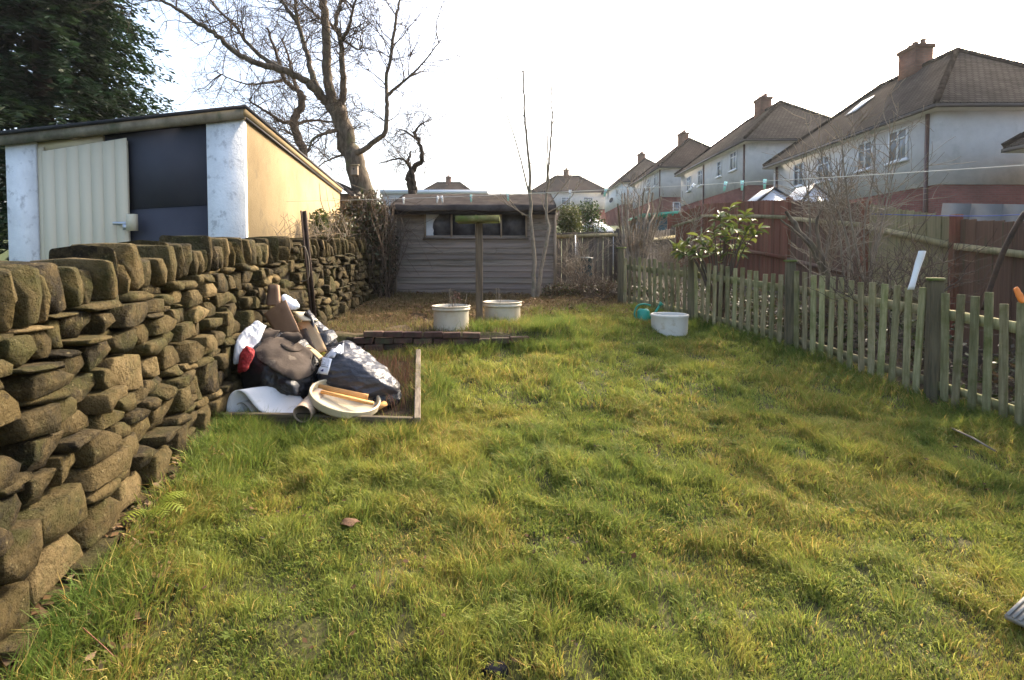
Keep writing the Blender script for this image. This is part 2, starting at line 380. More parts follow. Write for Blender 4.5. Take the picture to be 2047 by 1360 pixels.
MAT = dict(
    tablepost=mat('brown_post', (.075, .052, .033), (.15, .11, .07), 8, .85, .5, 20, .1, (5, 5, .4)),
    weed=leafmat('weed_leaves', .8, .3, .05),
    polyc=mat('milky_polycarbonate', (.50, .51, .52), (.58, .59, .60), 3, .3, 0, 10, .03),
    wire=plain('dull_wire', (.06, .06, .06), .7, .5, .2),
    darkbed=mat('dark_bed_timber', (.05, .038, .024), (.12, .095, .06), 8, .9, .6, 20, .1, (.6, 6, 6), c3=(.06, .065, .025), s3=4),
    ground=attrmat('ground_soil', bump=.6, scale=35),
    grass=leafmat('grass_blades', .55, .45, .14),
    foliage=leafmat('foliage', .5, .3, .35),
    dry=leafmat('dry_litter', .8, .25, .15),
    stone=stonemat('gritstone'),
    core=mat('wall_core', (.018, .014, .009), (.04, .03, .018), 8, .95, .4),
    white_render=mat('old_white_render', (.62, .615, .60), (.74, .735, .72), 4, .9, .7, 30, .03, c3=(.44, .43, .42), s3=9, t3=(.56, .68)),
    yellow_render=mat('ochre_render', (.28, .20, .10), (.355, .262, .138), 1.6, .95, .6, 40, .03, c3=(.20, .155, .09), s3=2.4, t3=(.56, .74)),
    cream_wood=mat('cream_painted_door', (.56, .485, .345), (.585, .51, .37), 1.5, .7, .03, 20, .02, (5, 5, .3), spec=.15),
    slate_paint=mat('slate_grey_board', (.055, .056, .068), (.062, .063, .076), 3, .85, .08, 30, .03, spec=.1),
    fascia=mat('weathered_fascia', (.10, .085, .055), (.24, .20, .14), 4, .85, .3, 20, .05, c3=(.07, .08, .04), s3=3),
    felt=mat('roof_felt', (.040, .035, .032), (.080, .069, .062), 5, .95, .6, 60, .05, c3=(.09, .075, .06), s3=1.5, spec=.0),
    feltdark=mat('dark_felt_edge', (.012, .012, .014), (.03, .028, .028), 6, .8, .4, 40, .05),
    shedwood=mat('grey_weathered_boards', (.13, .102, .078), (.29, .238, .192), 7, .85, .5, 18, .16, (.35, 5, 5), c3=(.065, .06, .04), s3=2.2, t3=(.5, .74), hue=.012),
    shedtrim=mat('pale_weathered_trim', (.20, .155, .11), (.30, .235, .17), 6, .85, .4, 18, .08, (4, 4, .5)),
    postwood=mat('weathered_post', (.075, .062, .035), (.16, .13, .075), 8, .85, .5, 20, .15, (5, 5, .4), c3=(.09, .10, .035), s3=3),
    picket=mat('algae_green_picket', (.15, .135, .062), (.30, .265, .145), 8, .85, .5, 22, .34, (5, 5, .5), c3=(.12, .125, .038), s3=4, t3=(.5, .7), hue=.02, spec=.15),
    mosswood=mat('mossy_timber', (.10, .095, .03), (.22, .20, .085), 9, .9, .6, 25, .1, (1, 1, 1), c3=(.10, .13, .025), s3=6, t3=(.42, .6)),
    redfence=mat('red_brown_stain', (.115, .040, .024), (.20, .080, .048), 5, .85, .35, 18, .25, (5, 5, .4), c3=(.10, .07, .036), s3=1.6, t3=(.5, .72), spec=.15),
    brownfence=mat('dark_brown_stain', (.085, .045, .028), (.165, .095, .058), 5, .85, .35, 18, .2, (5, 5, .4), c3=(.07, .07, .03), s3=2),
    olivefence=mat('olive_weathered_fence', (.15, .132, .062), (.29, .245, .13), 5, .85, .35, 18, .2, (5, 5, .4), c3=(.07, .085, .03), s3=2.5),
    greyfence=mat('grey_old_fence', (.07, .058, .045), (.15, .125, .10), 5, .9, .4, 18, .25, (5, 5, .4)),
    brick=mat('garden_brick', (.045, .026, .019), (.11, .055, .040), 8, .9, .6, 30, .3, c3=(.06, .06, .03), s3=6, t3=(.5, .68), hue=.015),
    bedwood=mat('bleached_bed_timber', (.10, .078, .054), (.22, .18, .13), 8, .9, .6, 20, .1, (.6, 6, 6), c3=(.075, .06, .035), s3=3),
    tub=mat('stained_white_tub', (.46, .40, .29), (.57, .505, .385), 3, .5, .06, 20, .04, c3=(.40, .28, .17), s3=3.2, t3=(.48, .70)),
    pot=mat('stained_white_pot', (.56, .52, .43), (.64, .60, .51), 4, .42, .06, 20, .03, c3=(.42, .33, .2), s3=6, t3=(.56, .72)),
    soil=mat('dark_soil', (.02, .014, .009), (.055, .04, .025), 20, .95, .8, 40, 0),
    teal=mat('teal_plastic', (.02, .22, .15), (.025, .26, .18), 5, .4, .05),
    barksmooth=mat('grey_brown_bark', (.06, .045, .03), (.17, .13, .088), 7, .9, .9, 16, 0, (2.4, 2.4, .6), c3=(.10, .105, .05), s3=2.2),
    twig=mat('twig_bark', (.055, .038, .026), (.11, .08, .055), 6, .9, .2, 20, 0),
    twigpale=mat('pale_twig_bark', (.15, .12, .085), (.26, .21, .15), 6, .85, .2, 20, 0),
    sapling=mat('sapling_bark', (.16, .125, .085), (.27, .22, .155), 9, .8, .3, 20, 0, c3=(.12, .13, .07), s3=4),
    darkbark=mat('dark_bark', (.028, .021, .016), (.07, .052, .038), 7, .95, .5, 20, 0),
    render=mat('pale_pebbledash', (.44, .42, .395), (.50, .48, .45), 2.5, .95, .6, 50, .02, c3=(.37, .35, .325), s3=1.3),
    whiterender=mat('white_house_render', (.62, .61, .58), (.7, .69, .66), 2, .95, .4, 60, .02),
    housebrick=tilemat('house_brick', (.21, .08, .062), (.165, .06, .048), (.15, .10, .08), .225, .075, .008),
    rooftile=tilemat('brown_roof_tile', (.040, .036, .032), (.058, .052, .046), (.018, .016, .014), .22, .18, .018),
    rooftiledark=tilemat('dark_roof_tile', (.028, .023, .021), (.044, .036, .032), (.014, .012, .011), .22, .18, .018),
    rooftilered=tilemat('red_roof_tile', (.15, .06, .04), (.18, .08, .055), (.05, .03, .025), .22, .18, .018),
    chimney=tilemat('chimney_brick', (.15, .075, .05), (.12, .055, .038), (.10, .07, .055), .225, .075, .008),
    claypot=mat('clay_chimney_pot', (.15, .075, .05), (.19, .09, .06), 5, .8, .2),
    upvc=plain('white_upvc', (.66, .66, .66), .4),
    gutter=plain('dark_gutter', (.025, .022, .02), .5),
    downpipe=plain('brown_downpipe', (.07, .03, .022), .5),
    glass=mat('window_glass', (.10, .11, .125), (.30, .32, .34), 1.2, .08, 0, 10, .1, spec=.9),  # sky reflection and net curtains are put into the pale base colour
    dirtyglass=mat('dirty_shed_glass', (.025, .025, .029), (.065, .065, .072), 9, .45, 0, 20, .15, spec=.4),
    net=mat('milky_plastic', (.42, .46, .50), (.58, .6, .62), 5, .5, .1),
    iron=mat('rusty_iron', (.03, .02, .014), (.07, .042, .025), 15, .7, .5, 50, 0, metallic=.3),
    steel=plain('galvanised_steel', (.45, .46, .48), .4, .8),
    binbag=mat('black_bin_bag', (.009, .009, .010), (.015, .015, .017), 8, .27, .9, 12, 0, spec=.55, bdist=.03),
    greybag=mat('grey_rubble_sack', (.030, .030, .036), (.05, .05, .058), 5, .28, .7, 8, 0, (1, 1, 2.2), spec=.5, bdist=.035),
    whitebag=mat('white_plastic_sack', (.50, .51, .54), (.62, .63, .65), 5, .4, .35, 16, 0, bdist=.02),
    bluewhite=mat('blue_white_plastic', (.62, .70, .80), (.78, .82, .86), 5, .35, .3, 16, 0, c3=(.12, .30, .55), s3=9, t3=(.58, .66), bdist=.02),
    redmesh=mat('red_netting', (.14, .006, .008), (.30, .016, .018), 60, .75, .7, 90, 0),
    card=mat('brown_cardboard', (.20, .12, .07), (.265, .165, .10), 4, .85, .15, 40, .08, c3=(.15, .085, .05), s3=7, t3=(.6, .75)),
    cardlit=mat('sunlit_tone_cardboard', (.42, .28, .15), (.52, .36, .20), 4, .85, .15, 40, .08),  # lit copy of the brown cardboard, sunlight put into its colour
    dampboard=mat('damp_grey_board', (.045, .033, .025), (.085, .066, .052), 5, .85, .5, 25, .05, c3=(.13, .105, .08), s3=9, t3=(.58, .66), spec=.15),
    lino=mat('white_vinyl_sheet', (.56, .57, .58), (.64, .645, .65), 3, .35, .05, 20, 0, c3=(.5, .5, .48), s3=7, t3=(.62, .75)),
    linoback=mat('grey_vinyl_back', (.40, .39, .36), (.5, .48, .45), 5, .8, .1, 20, 0),
    tube=mat('clay_coloured_tube', (.36, .27, .19), (.47, .36, .26), 6, .6, .1, 30, 0),
    cream=mat('cream_enamel', (.46, .40, .27), (.54, .475, .335), 4, .45, .05, 20, 0, c3=(.45, .36, .22), s3=9, t3=(.6, .75)),
    rawwood=mat('fresh_orange_softwood', (.55, .27, .085), (.66, .36, .13), 8, .7, .2, 20, .05, (.6, 6, 6)),
    paper=mat('white_paper_label', (.72, .73, .76), (.78, .79, .8), 4, .6, 0, 10, 0),
    ink=plain('blue_black_ink', (.02, .02, .10), .6),
    peg_white=plain('white_peg', (.75, .76, .76), .4), peg_mint=plain('mint_peg', (.35, .68, .60), .4),
    cord=plain('pale_line_cord', (.60, .56, .48), .6), bluecord=plain('blue_rope', (.05, .08, .30), .7),
    greenbin=mat('dark_green_plastic', (.008, .04, .05), (.014, .055, .065), 4, .5, .05),
    greyroof=mat('grey_sheet_panel', (.10, .105, .10), (.14, .145, .14), 3, .8, .2, 20, 0),
    orange=plain('orange_plastic', (.75, .20, .02), .5),
    slab=mat('pale_ribbed_board', (.22, .20, .17), (.28, .26, .22), 6, .7, .4, 40, 0),
)
# ================================================================== GROUND
def axis(pieces):
    out = []
    for a, b, st in pieces:
        out.append(np.arange(a, b - 1e-6, st))
    out.append([pieces[-1][1]])
    return np.concatenate(out)
BED_Y = 4.04
BED = [(-2.28, 4.28), (-.78, 4.25), (-1.02, 5.72), (-2.36, 5.75)]
def in_bed(x, y):
    return (y > 4.08) & (y < 5.7) & (x < -.80 - .165 * (y - 4.25)) & (x > -2.5)
FENCE_POSTS = [P(1241, 625, 8.8), P(1381, 645, 7.45), P(1577, 705, 6.06), P(1863, 800, 4.6), Vector((4.07, 3.1, .25)), Vector((4.52, 1.6, .05))]
_fx = np.array([p.x for p in FENCE_POSTS][::-1]); _fy = np.array([p.y for p in FENCE_POSTS][::-1])
def fence_x(y):
    return np.interp(y, np.concatenate([[-5], _fy, [12]]), np.concatenate([[_fx[0] + 2.2], _fx, [_fx[-1] - 1.5]]))
WALLP = cr([(-1.30, -.6), (-1.62, .9), (-1.94, 2.48), (-2.30, 4.25), (-2.42, 6.0), (-2.44, 7.8), (-2.40, 8.9)], 10)
def wall_x(y):
    return np.interp(y, WALLP[:, 1], WALLP[:, 0])

gx = axis([(-320, -40, 40), (-40, -10, 4), (-10, -3, .5), (-3, 5, .06), (5, 10, .4), (10, 40, 3), (40, 320, 40)])
gy = axis([(-120, -10, 20), (-10, 0, 1), (0, 11, .06), (11, 20, .5), (20, 100, 3), (100, 500, 50), (500, 900, 100)])
X, Y = np.meshgrid(gx, gy, indexing='ij')
Z = gz(X, Y)
n0, n1 = X.shape
idx = np.arange(n0 * n1).reshape(n0, n1)
f = np.stack([idx[:-1, :-1], idx[1:, :-1], idx[1:, 1:], idx[:-1, 1:]], -1).reshape(-1, 4)
def lerp(a, b, t):
    t = np.asarray(t)[..., None]
    return np.asarray(a) * (1 - t) + np.asarray(b) * t
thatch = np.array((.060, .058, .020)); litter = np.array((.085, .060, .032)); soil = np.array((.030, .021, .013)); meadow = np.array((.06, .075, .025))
fx = fence_x(Y); wx = wall_x(Y)
C = np.tile(thatch, X.shape + (1,))
C = lerp(C, (.10, .085, .035), .6 * sstep(.5, .7, fbm(X, Y, 2.2, 4)))
terr = sstep(0, .2, Y - brick_y(X)) * (1 - sstep(.1, 1.0, X)) + sstep(7.4, 8.2, Y)
C = np.where((np.clip(terr, 0, 1))[..., None] > 0, lerp(C, litter, np.clip(terr, 0, 1)), C)
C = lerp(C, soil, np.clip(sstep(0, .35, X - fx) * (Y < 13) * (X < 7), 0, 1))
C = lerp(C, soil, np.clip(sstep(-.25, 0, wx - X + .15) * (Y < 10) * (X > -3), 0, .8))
C = np.where(in_bed(X, Y)[..., None], np.array((.05, .033, .02)), C)
C = lerp(C, meadow, np.clip(sstep(11.5, 14, Y) + sstep(6.5, 8, X) + sstep(-3, -4, X), 0, 1))
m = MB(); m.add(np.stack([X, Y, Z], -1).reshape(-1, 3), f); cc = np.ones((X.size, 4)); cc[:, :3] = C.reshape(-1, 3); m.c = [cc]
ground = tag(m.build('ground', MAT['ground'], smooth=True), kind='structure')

# ================================================================== GRASS
def blades(x, y, length, width, lean, ldir, col, z=None, curve=.6):
    """5-vertex bent blades as numpy arrays"""
    n = len(x); z = gz(x, y) if z is None else z
    yaw = rng.random(n) * 2 * math.pi
    sx, sy = np.cos(yaw) * width / 2, np.sin(yaw) * width / 2
    dx, dy = np.cos(ldir), np.sin(ldir)
    l1 = lean * .35; l2 = lean
    mx = x + dx * np.sin(l1) * length * .5; my = y + dy * np.sin(l1) * length * .5; mz = z + np.cos(l1) * length * .5
    tx = mx + dx * np.sin(l2) * length * .5; ty = my + dy * np.sin(l2) * length * .5; tz = mz + np.cos(l2) * length * .5
    V = np.stack([np.stack([x - sx, y - sy, z - .005], -1), np.stack([x + sx, y + sy, z - .005], -1),
                  np.stack([mx + sx * .8, my + sy * .8, mz], -1), np.stack([mx - sx * .8, my - sy * .8, mz], -1),
                  np.stack([tx, ty, tz], -1)], 1).reshape(-1, 3)
    b = np.arange(n)[:, None] * 5
    q = b + np.array([[0, 1, 2, 3]]); t = b + np.array([[3, 2, 4]])
    c = np.ones((n, 5, 4)); c[:, :, :3] = col[:, None, :]
    return V, q, t, c.reshape(-1, 4)
def grass_object(name, parts, label=None, matn='grass'):
    m = MB()
    for V, q, t, c in parts:
        o = m.n
        m.v.append(V); m.f.append(q + o); m.f.append(t + o); m.n += len(V); m.c.append(c)
    o = m.build(name, MAT[matn])
    return tag(o, label, None, None, 'stuff')
def sample(n, x0, x1, y0, y1, dens):
    x = rng.uniform(x0, x1, n); y = rng.uniform(y0, y1, n)
    k = rng.random(n) < dens(x, y)
    return x[k], y[k]
GREEN = np.array([(.20, .24, .042), (.25, .275, .052), (.30, .305, .07), (.16, .215, .044)])
STRAW = np.array([(.40, .28, .07), (.31, .21, .06), (.46, .36, .12)])
def gcol(x, y, straw=.2, deep=None):
    n = len(x)
    c = GREEN[rng.integers(0, 4, n)].copy()
    w = fbm(x, y, 2.0, 4); w2 = fbm(x, y, 5.5, 14)
    c = lerp(c, (.34, .31, .06), np.clip(.36 * sstep(.40, .70, w) + .38 * sstep(.5, .8, w2), 0, .6))        # yellowed patches
    if deep is not None: c = lerp(c, (.09, .15, .028), deep)
    s = rng.random(n) < straw * (.35 + 1.6 * sstep(.42, .7, w))
    c[s] = STRAW[rng.integers(0, 3, s.sum())]
    return c * rng.uniform(.72, 1.25, n)[:, None]
def lawn_ok(x, y):
    left = wall_x(y) + .06; right = fence_x(y) + .05
    back = np.where(x < .6, brick_y(x) - .02, 8.4)
    return (x > left) & (x < right) & (y < back) & ~in_bed(x, y)
def lawn_part(n, y0, y1, wmul, lmul):
    x, y = sample(n, -2.5, 4.4, y0, y1, lambda x, y: lawn_ok(x, y) * (.45 + .75 * vnoise(x, y, 9, 3)) * (1 - .75 * sstep(.76, .86, vnoise(x, y, 9, 61))))
    cl = fbm(x, y, 3.2, 6); cl2 = vnoise(x, y, 9, 11)
    edge = np.clip(1 - np.minimum(np.abs(x - wall_x(y)) / .45, np.minimum(np.abs(x - fence_x(y)) / .45, 9)), 0, 1)
    bedge = np.exp(-((y - 3.92) / .16) ** 2) * (x < -.7) + np.exp(-((x + .72 + .165 * (y - 4.25)) / .16) ** 2) * (y > 4.1) * (y < 5.9)
    tuft = sstep(.50, .64, cl)
    L = (.022 + .05 * cl * cl2 * 1.6 + .045 * tuft + .07 * edge + .06 * np.clip(bedge, 0, 1)) * rng.uniform(.6, 1.35, len(x)) * lmul
    ldir = vnoise(x, y, 4.5, 21) * 14 + rng.normal(0, 1.3, len(x))
    lean = np.clip(.75 + .75 * vnoise(x, y, 5, 31) + rng.normal(0, .3, len(x)), .05, 1.75)
    deep = np.clip(.75 * edge + .5 * np.clip(bedge, 0, 1) + .35 * sstep(.45, .7, vnoise(x, y, 2.6, 51)), 0, .9)
    return blades(x, y, L, (.0017 + .0055 * rng.random(len(x)) ** 2.2) * wmul, lean, ldir, gcol(x, y, .14, deep))
parts = [lawn_part(330000, .9, 2.6, 1.0, 1.0), lawn_part(330000, 2.6, 4.4, 1.25, 1.05), lawn_part(260000, 4.4, 8.4, 1.7, 1.1)]
grass_object('lawn_grass', parts, 'rough uneven lawn of yellowed and green grass')

# long tufts: along walls, posts, pots and the far bank
def tufts(spots, n, r, L, col=None, straw=.12, lean=.9, w=.005, deep=.55):
    out = []
    for cx, cy in spots:
        k = int(n * rng.uniform(.6, 1.3))
        a = rng.random(k) * 6.283; q = np.abs(rng.normal(0, r, k))
        x = cx + np.cos(a) * q; y = cy + np.sin(a) * q
        out.append(blades(x, y, L * rng.uniform(.5, 1.3, k), rng.uniform(.6, 1.2, k) * w, np.clip(rng.normal(lean, .35, k), .1, 1.8), a + rng.normal(0, .6, k),
                          gcol(x, y, straw, np.full(k, deep)) if col is None else np.array(col)[rng.integers(0, len(col), k)] * rng.uniform(.7, 1.25, k)[:, None]))
    return out
spots = []
for i in range(46):
    y = rng.uniform(1.6, 8.3); spots.append((fence_x(y) - rng.uniform(-.08, .32), y))
for i in range(30):
    y = rng.uniform(1.2, 4.2); spots.append((wall_x(y) + rng.uniform(.12, .45), y))
for i in range(26):
    spots.append((rng.uniform(-2.1, -.7), rng.uniform(3.78, 3.98)))
for i in range(12):
    y = rng.uniform(4.2, 5.9); spots.append((-.70 - .165 * (y - 4.25) + rng.uniform(-.02, .12), y))
for i in range(24):
    x = rng.uniform(-1.0, 1.0); spots.append((x, brick_y(x) - rng.uniform(.06, .22)))
for i in range(34):
    spots.append((rng.uniform(.2, 2.5), rng.uniform(6.3, 7.9)))
for i in range(34):
    x = rng.uniform(-.5, .9); spots.append((x, 6.42 + rng.uniform(-.14, .4)))
for i in range(170):
    y = 1.3 + 5 * rng.random() ** 1.3; x = rng.uniform(wall_x(y) + .3, fence_x(y) - .3)
    if lawn_ok(np.array(x), np.array(y)): spots.append((x, y))
grass_object('grass_tufts', tufts(spots[:206], 190, .085, .145) + tufts(spots[206:], 130, .055, .085, straw=.25, deep=.15, w=.004), 'long dark green grass tufts at the lawn edges')

# broad leaved weeds among the grass
m = MB()
for i in range(160):
    y = 1.5 + 5 * rng.random() ** 1.2; x = rng.uniform(wall_x(y) + .1, fence_x(y) - .1)
    if not lawn_ok(np.array(x), np.array(y)): continue
    z = gz1(x, y) + .02; nl = rng.integers(4, 9); base = np.array([(.06, .10, .018), (.085, .11, .024), (.10, .115, .024)][rng.integers(0, 3)])
    for k in range(nl):
        a = rng.random() * 6.28; L = rng.uniform(.018, .042); w = L * rng.uniform(.16, .3); u = np.array([math.cos(a), math.sin(a), 0]); s_ = np.array([-math.sin(a), math.cos(a), 0]); c = np.array([x, y, z])
        h = rng.uniform(.2, .9)
        m.add([c, c + u * L * .5 + s_ * w + [0, 0, L * .45 * h], c + u * L + [0, 0, L * .45 * h], c + u * L * .5 - s_ * w + [0, 0, L * .45 * h], c + u * L * .5 + [0, 0, L * .35 * h]], [(0, 4, 1), (1, 4, 2), (2, 4, 3), (3, 4, 0)], base * rng.uniform(.8, 1.3))
tag(m.build('lawn_weeds', MAT['weed']), 'small broad leaved weeds growing among the lawn grass', kind='stuff')

# terrace: dry grass and leaf litter in front of the shed, dead stalks in the bed
DRYC = [(.24, .17, .085), (.17, .115, .06), (.30, .22, .11), (.12, .085, .045), (.10, .11, .03)]
x, y = sample(60000, -2.4, 1.9, 6.2, 9.9, lambda x, y: (y > brick_y(x) + .02) & (x > wall_x(y) + .05) & (vnoise(x, y, 3, 5) > .22))
k = len(x)
dr = np.array(DRYC)[rng.integers(0, 5, k)]
gmask = rng.random(k) < np.clip(sstep(-.6, 1.0, x) * (1 - sstep(7.4, 8.6, y)) * .85 + .16 * (y < 7), 0, .85)
dr[gmask] = gcol(x[gmask], y[gmask], .15, np.full(gmask.sum(), .35))
grass_object('terrace_grass', [blades(x, y, rng.uniform(.03, .11, k) * (.6 + .9 * vnoise(x, y, 3, 9)), rng.uniform(.003, .007, k), np.clip(rng.normal(1.0, .4, k), .1, 1.9), rng.random(k) * 6.28, dr * rng.uniform(.7, 1.2, k)[:, None])], 'withered straw coloured grass on the terrace before the shed')
def litter_leaves(n, x0, x1, y0, y1, ok, size, cols):
    x, y = sample(n, x0, x1, y0, y1, ok); k = len(x); z = gz(x, y) + rng.uniform(.005, .05, k)
    a = rng.random(k) * 6.28; s = size * rng.uniform(.5, 1.2, k)
    ux = np.stack([np.cos(a), np.sin(a), rng.normal(0, .35, k)], -1) * s[:, None]; vx = np.stack([-np.sin(a), np.cos(a), rng.normal(0, .45, k)], -1) * s[:, None] * .55
    c = np.stack([x, y, z], -1)
    V = np.stack([c - ux, c - vx, c + ux, c + vx], 1).reshape(-1, 3)
    q = np.arange(k)[:, None] * 4 + np.arange(4)[None]
    col = np.ones((k, 4, 4)); col[:, :, :3] = (np.array(cols)[rng.integers(0, len(cols), k)] * rng.uniform(.7, 1.3, k)[:, None])[:, None, :]
    m = MB(); m.add(V, q); m.c = [col.reshape(-1, 4)]
    return m
LIT = [(.13, .075, .035), (.20, .12, .06), (.085, .05, .028), (.25, .17, .10)]
m = litter_leaves(5200, -2.4, 2.1, 7.2, 10.2, lambda x, y: (x > wall_x(y)) & (vnoise(x, y, 2.5, 2) > .3), .034, LIT)
tag(m.build('leaf_litter', MAT['dry']), 'brown fallen leaves lying round the shed', kind='stuff')
m = litter_leaves(1300, -2.0, 3.8, 1.4, 7.0, lambda x, y: lawn_ok(x, y) & (vnoise(x, y, 1.5, 7) > .35), .017, [(.06, .035, .02), (.11, .06, .03), (.035, .025, .02)])
tag(m.build('lawn_debris', MAT['dry']), 'small dark leaf scraps and droppings scattered on the lawn', kind='stuff')

m = litter_leaves(9000, -2.5, -1.0, 1.2, 4.0, lambda x, y: (x > wall_x(y) - .02) & (x - wall_x(y) < .42 * vnoise(x, y, 4, 12) + .05), .026, LIT + [(.05, .06, .02), (.07, .085, .02), (.06, .04, .025)])
tag(m.build('wall_foot_litter', MAT['dry']), 'brown leaf litter and small weeds along the foot of the stone wall', kind='stuff')

# ================================================================== DRY STONE WALL
def stone_mesh(seed, slab=False):
    bm = bmesh.new(); bmesh.ops.create_cube(bm, size=1.0)
    bmesh.ops.subdivide_edges(bm, edges=bm.edges[:], cuts=3 if not slab else 3, use_grid_fill=True)
    r = random.Random(seed); p = r.uniform(4.5, 9) if slab else r.uniform(9, 22)
    off = Vector((r.uniform(0, 99), r.uniform(0, 99), r.uniform(0, 99)))
    tx, tz, sh = r.uniform(-.16, .16), r.uniform(-.2, .2), r.uniform(-.12, .12)
    cuts = [(Vector((r.choice((-1, 1)) * r.uniform(.1, 1), r.uniform(-1, .3), r.choice((-1, 1)) * r.uniform(.1, 1))).normalized(), r.uniform(.56, .70)) for _ in range(3)]
    for v in bm.verts:
        c = Vector([math.copysign((0, .88, 1)[int(round(abs(q) * 4))], q) if abs(q) > .01 else 0 for q in v.co])
        k = (abs(c.x) ** p + abs(c.y) ** p + abs(c.z) ** p) ** (1 / p)
        c = c / k * .5
        c.x *= 1 + tz * c.z * 1.3; c.z *= 1 + tx * c.x * 1.3; c.x += sh * c.z
        for n, d in cuts:
            e = c.dot(n) - d * .86
            if e > 0: c -= n * e * .95
        q = c * 2.1 + off
        c += Vector((mnoise.noise(q), mnoise.noise(q + Vector((9, 0, 0))), mnoise.noise(q + Vector((0, 9, 0))))) * .05
        q = c * 6 + off
        c += c.normalized() * mnoise.noise(q) * .035
        v.co = c
    return bm_mesh(bm, 'stone', True)
stone_var = [stone_mesh(100 + i) for i in range(26)]
cope_var = [stone_mesh(300 + i, True) for i in range(14)]
for me in stone_var + cope_var: me.materials.append(MAT['stone'])
wroot = thing('dry_stone_wall', (-2.3, 4.2, gz1(-2.3, 4.2)), 'long mossy dry stone wall with upright coping stones on the left', 'wall')
seg = np.vstack([[0], np.cumsum(np.linalg.norm(np.diff(WALLP, axis=0), axis=1))[:, None]]).ravel()
def wall_at(s):
    x = np.interp(s, seg, WALLP[:, 0]); y = np.interp(s, seg, WALLP[:, 1])
    e = .05; x2 = np.interp(s + e, seg, WALLP[:, 0]); y2 = np.interp(s + e, seg, WALLP[:, 1])
    x1 = np.interp(s - e, seg, WALLP[:, 0]); y1 = np.interp(s - e, seg, WALLP[:, 1])
    return float(x), float(y), math.atan2(y2 - y1, x2 - x1)
TOPY = np.array([-.6, 1.8, 2.5, 4.25, 6.0, 7.8, 9.0]); TOPZ = np.array([1.36, 1.535, 1.615, 1.765, 1.82, 1.91, 1.97])
def wall_top(y): return float(np.interp(y, TOPY, TOPZ))
s_end = seg[-1]
stones = []
rs = random.Random(11)
COPE_H = .235
def course_edges():
    hs = [0.0]; pat = [.13, .14, .08, .13, .10, .06, .13, .11, .12, .06, .10, .05]
    t = sum(pat)
    for p in pat: hs.append(hs[-1] + p / t)
    return hs
CE = course_edges()
occ = {j: [] for j in range(20)}
NCE = len(CE) - 1
for j in range(NCE):
    s = .55 - rs.uniform(0, .2)
    while s < s_end - .02:
        blk = [q for q in occ[j] if q[0] - .05 <= s < q[1] - .01]
        if blk: s = blk[0][1]; continue
        x0, y0, _ = wall_at(s)
        body = wall_top(y0) - COPE_H - gz1(x0, y0) + .06
        Hc = (CE[j + 1] - CE[j]) * body
        tall = j < NCE - 1 and rs.random() < .08
        j1 = j + 2 if tall else j + 1
        Hs = (CE[j1] - CE[j]) * body
        Ls = rs.uniform(1.0, 2.6) * max(Hc, .085) * (1.35 if Hc < .09 else 1) * (1.1 if tall else 1)
        Ls = min(max(Ls, .08), .34)
        nxt = [q for q in occ[j] if q[0] > s]
        if nxt: Ls = min(Ls, min(q[0] for q in nxt) - s)
        if Ls < .05: s += max(Ls, .01); continue
        sm = s + Ls / 2
        x, y, a = wall_at(sm)
        g = gz1(x, y) - .06
        wb = lambda jj: .04 * (vnoise(sm, jj, 1.5, 3) - .5) * 2 if 0 < jj < NCE else 0
        b0 = g + CE[j] * body + wb(j); b1 = g + CE[j1] * body + wb(j1)
        if tall: occ[j + 1].append((s, s + Ls))
        pieces = [(b0, b1)]
        if not tall and (b1 - b0) > .13 and rs.random() < .12:
            mid = b0 + (b1 - b0) * rs.uniform(.3, .7); pieces = [(b0, mid), (mid, b1)]
        for q0, q1 in pieces:
            zc = (q0 + q1) / 2
            batter = (zc - g) / 1.3 * .10
            D = .30; rec = rs.uniform(-.05, .04)
            c = Vector((x, y, zc)) + Vector((math.sin(a), -math.cos(a), 0)) * (-D / 2 - batter + rec + .03)
            stones.append((c, a + rs.uniform(-.08, .08), rs.gauss(0, .045), (Ls * rs.uniform(.95, 1.03), D, (q1 - q0) * rs.uniform(.95, 1.04)), rs.randrange(26), rs.random() < .5))
        s += Ls
stones.sort(key=lambda q: -(q[3][0] * q[3][2]) / max((q[0].y) ** 2, .6) if q[0].y > .9 else 0)
smb = MB()
for i, (c, a, t, sc, k, fl) in enumerate(stones):
    M = Matrix.Rotation(a, 3, 'Z') @ Matrix.Rotation(t, 3, 'Y') @ Matrix.Rotation(math.pi if fl else 0, 3, 'Y')
    if i < 300:
        place('stone', stone_var[k], None, wroot, c, M, sc)
    else:
        me = stone_var[k]; v = np.empty(len(me.vertices) * 3); me.vertices.foreach_get('co', v); v = v.reshape(-1, 3) * np.array(sc)
        v = v @ np.array(M).T + np.array(c)
        smb.add(v, [tuple(p.vertices) for p in me.polygons])
tag(smb.build('small_stones', MAT['stone'], wroot, smooth=True), kind='stuff')
# coping
s = .5
while s < s_end - .03:
    x, y, a = wall_at(s)
    w = rs.choice((.05, .065, .08, .10, .12, .16, .07)) * rs.uniform(.85, 1.15)
    h = COPE_H * rs.uniform(.72, 1.2)
    x, y, a = wall_at(s + w / 2)
    zc = wall_top(y) - COPE_H / 2 + (h - COPE_H) / 2 - .01
    c = Vector((x, y, zc)) + Vector((math.sin(a), -math.cos(a), 0)) * (-.24 + rs.uniform(-.03, .03))
    M = Matrix.Rotation(a + rs.uniform(-.12, .12), 3, 'Z') @ Matrix.Rotation(-.20 + rs.gauss(0, .13), 3, 'Y')
    place('coping_stone', cope_var[rs.randrange(14)], None, wroot, c, M, (w * 1.04, .36 * rs.uniform(.85, 1.15), h * 1.06))
    s += w
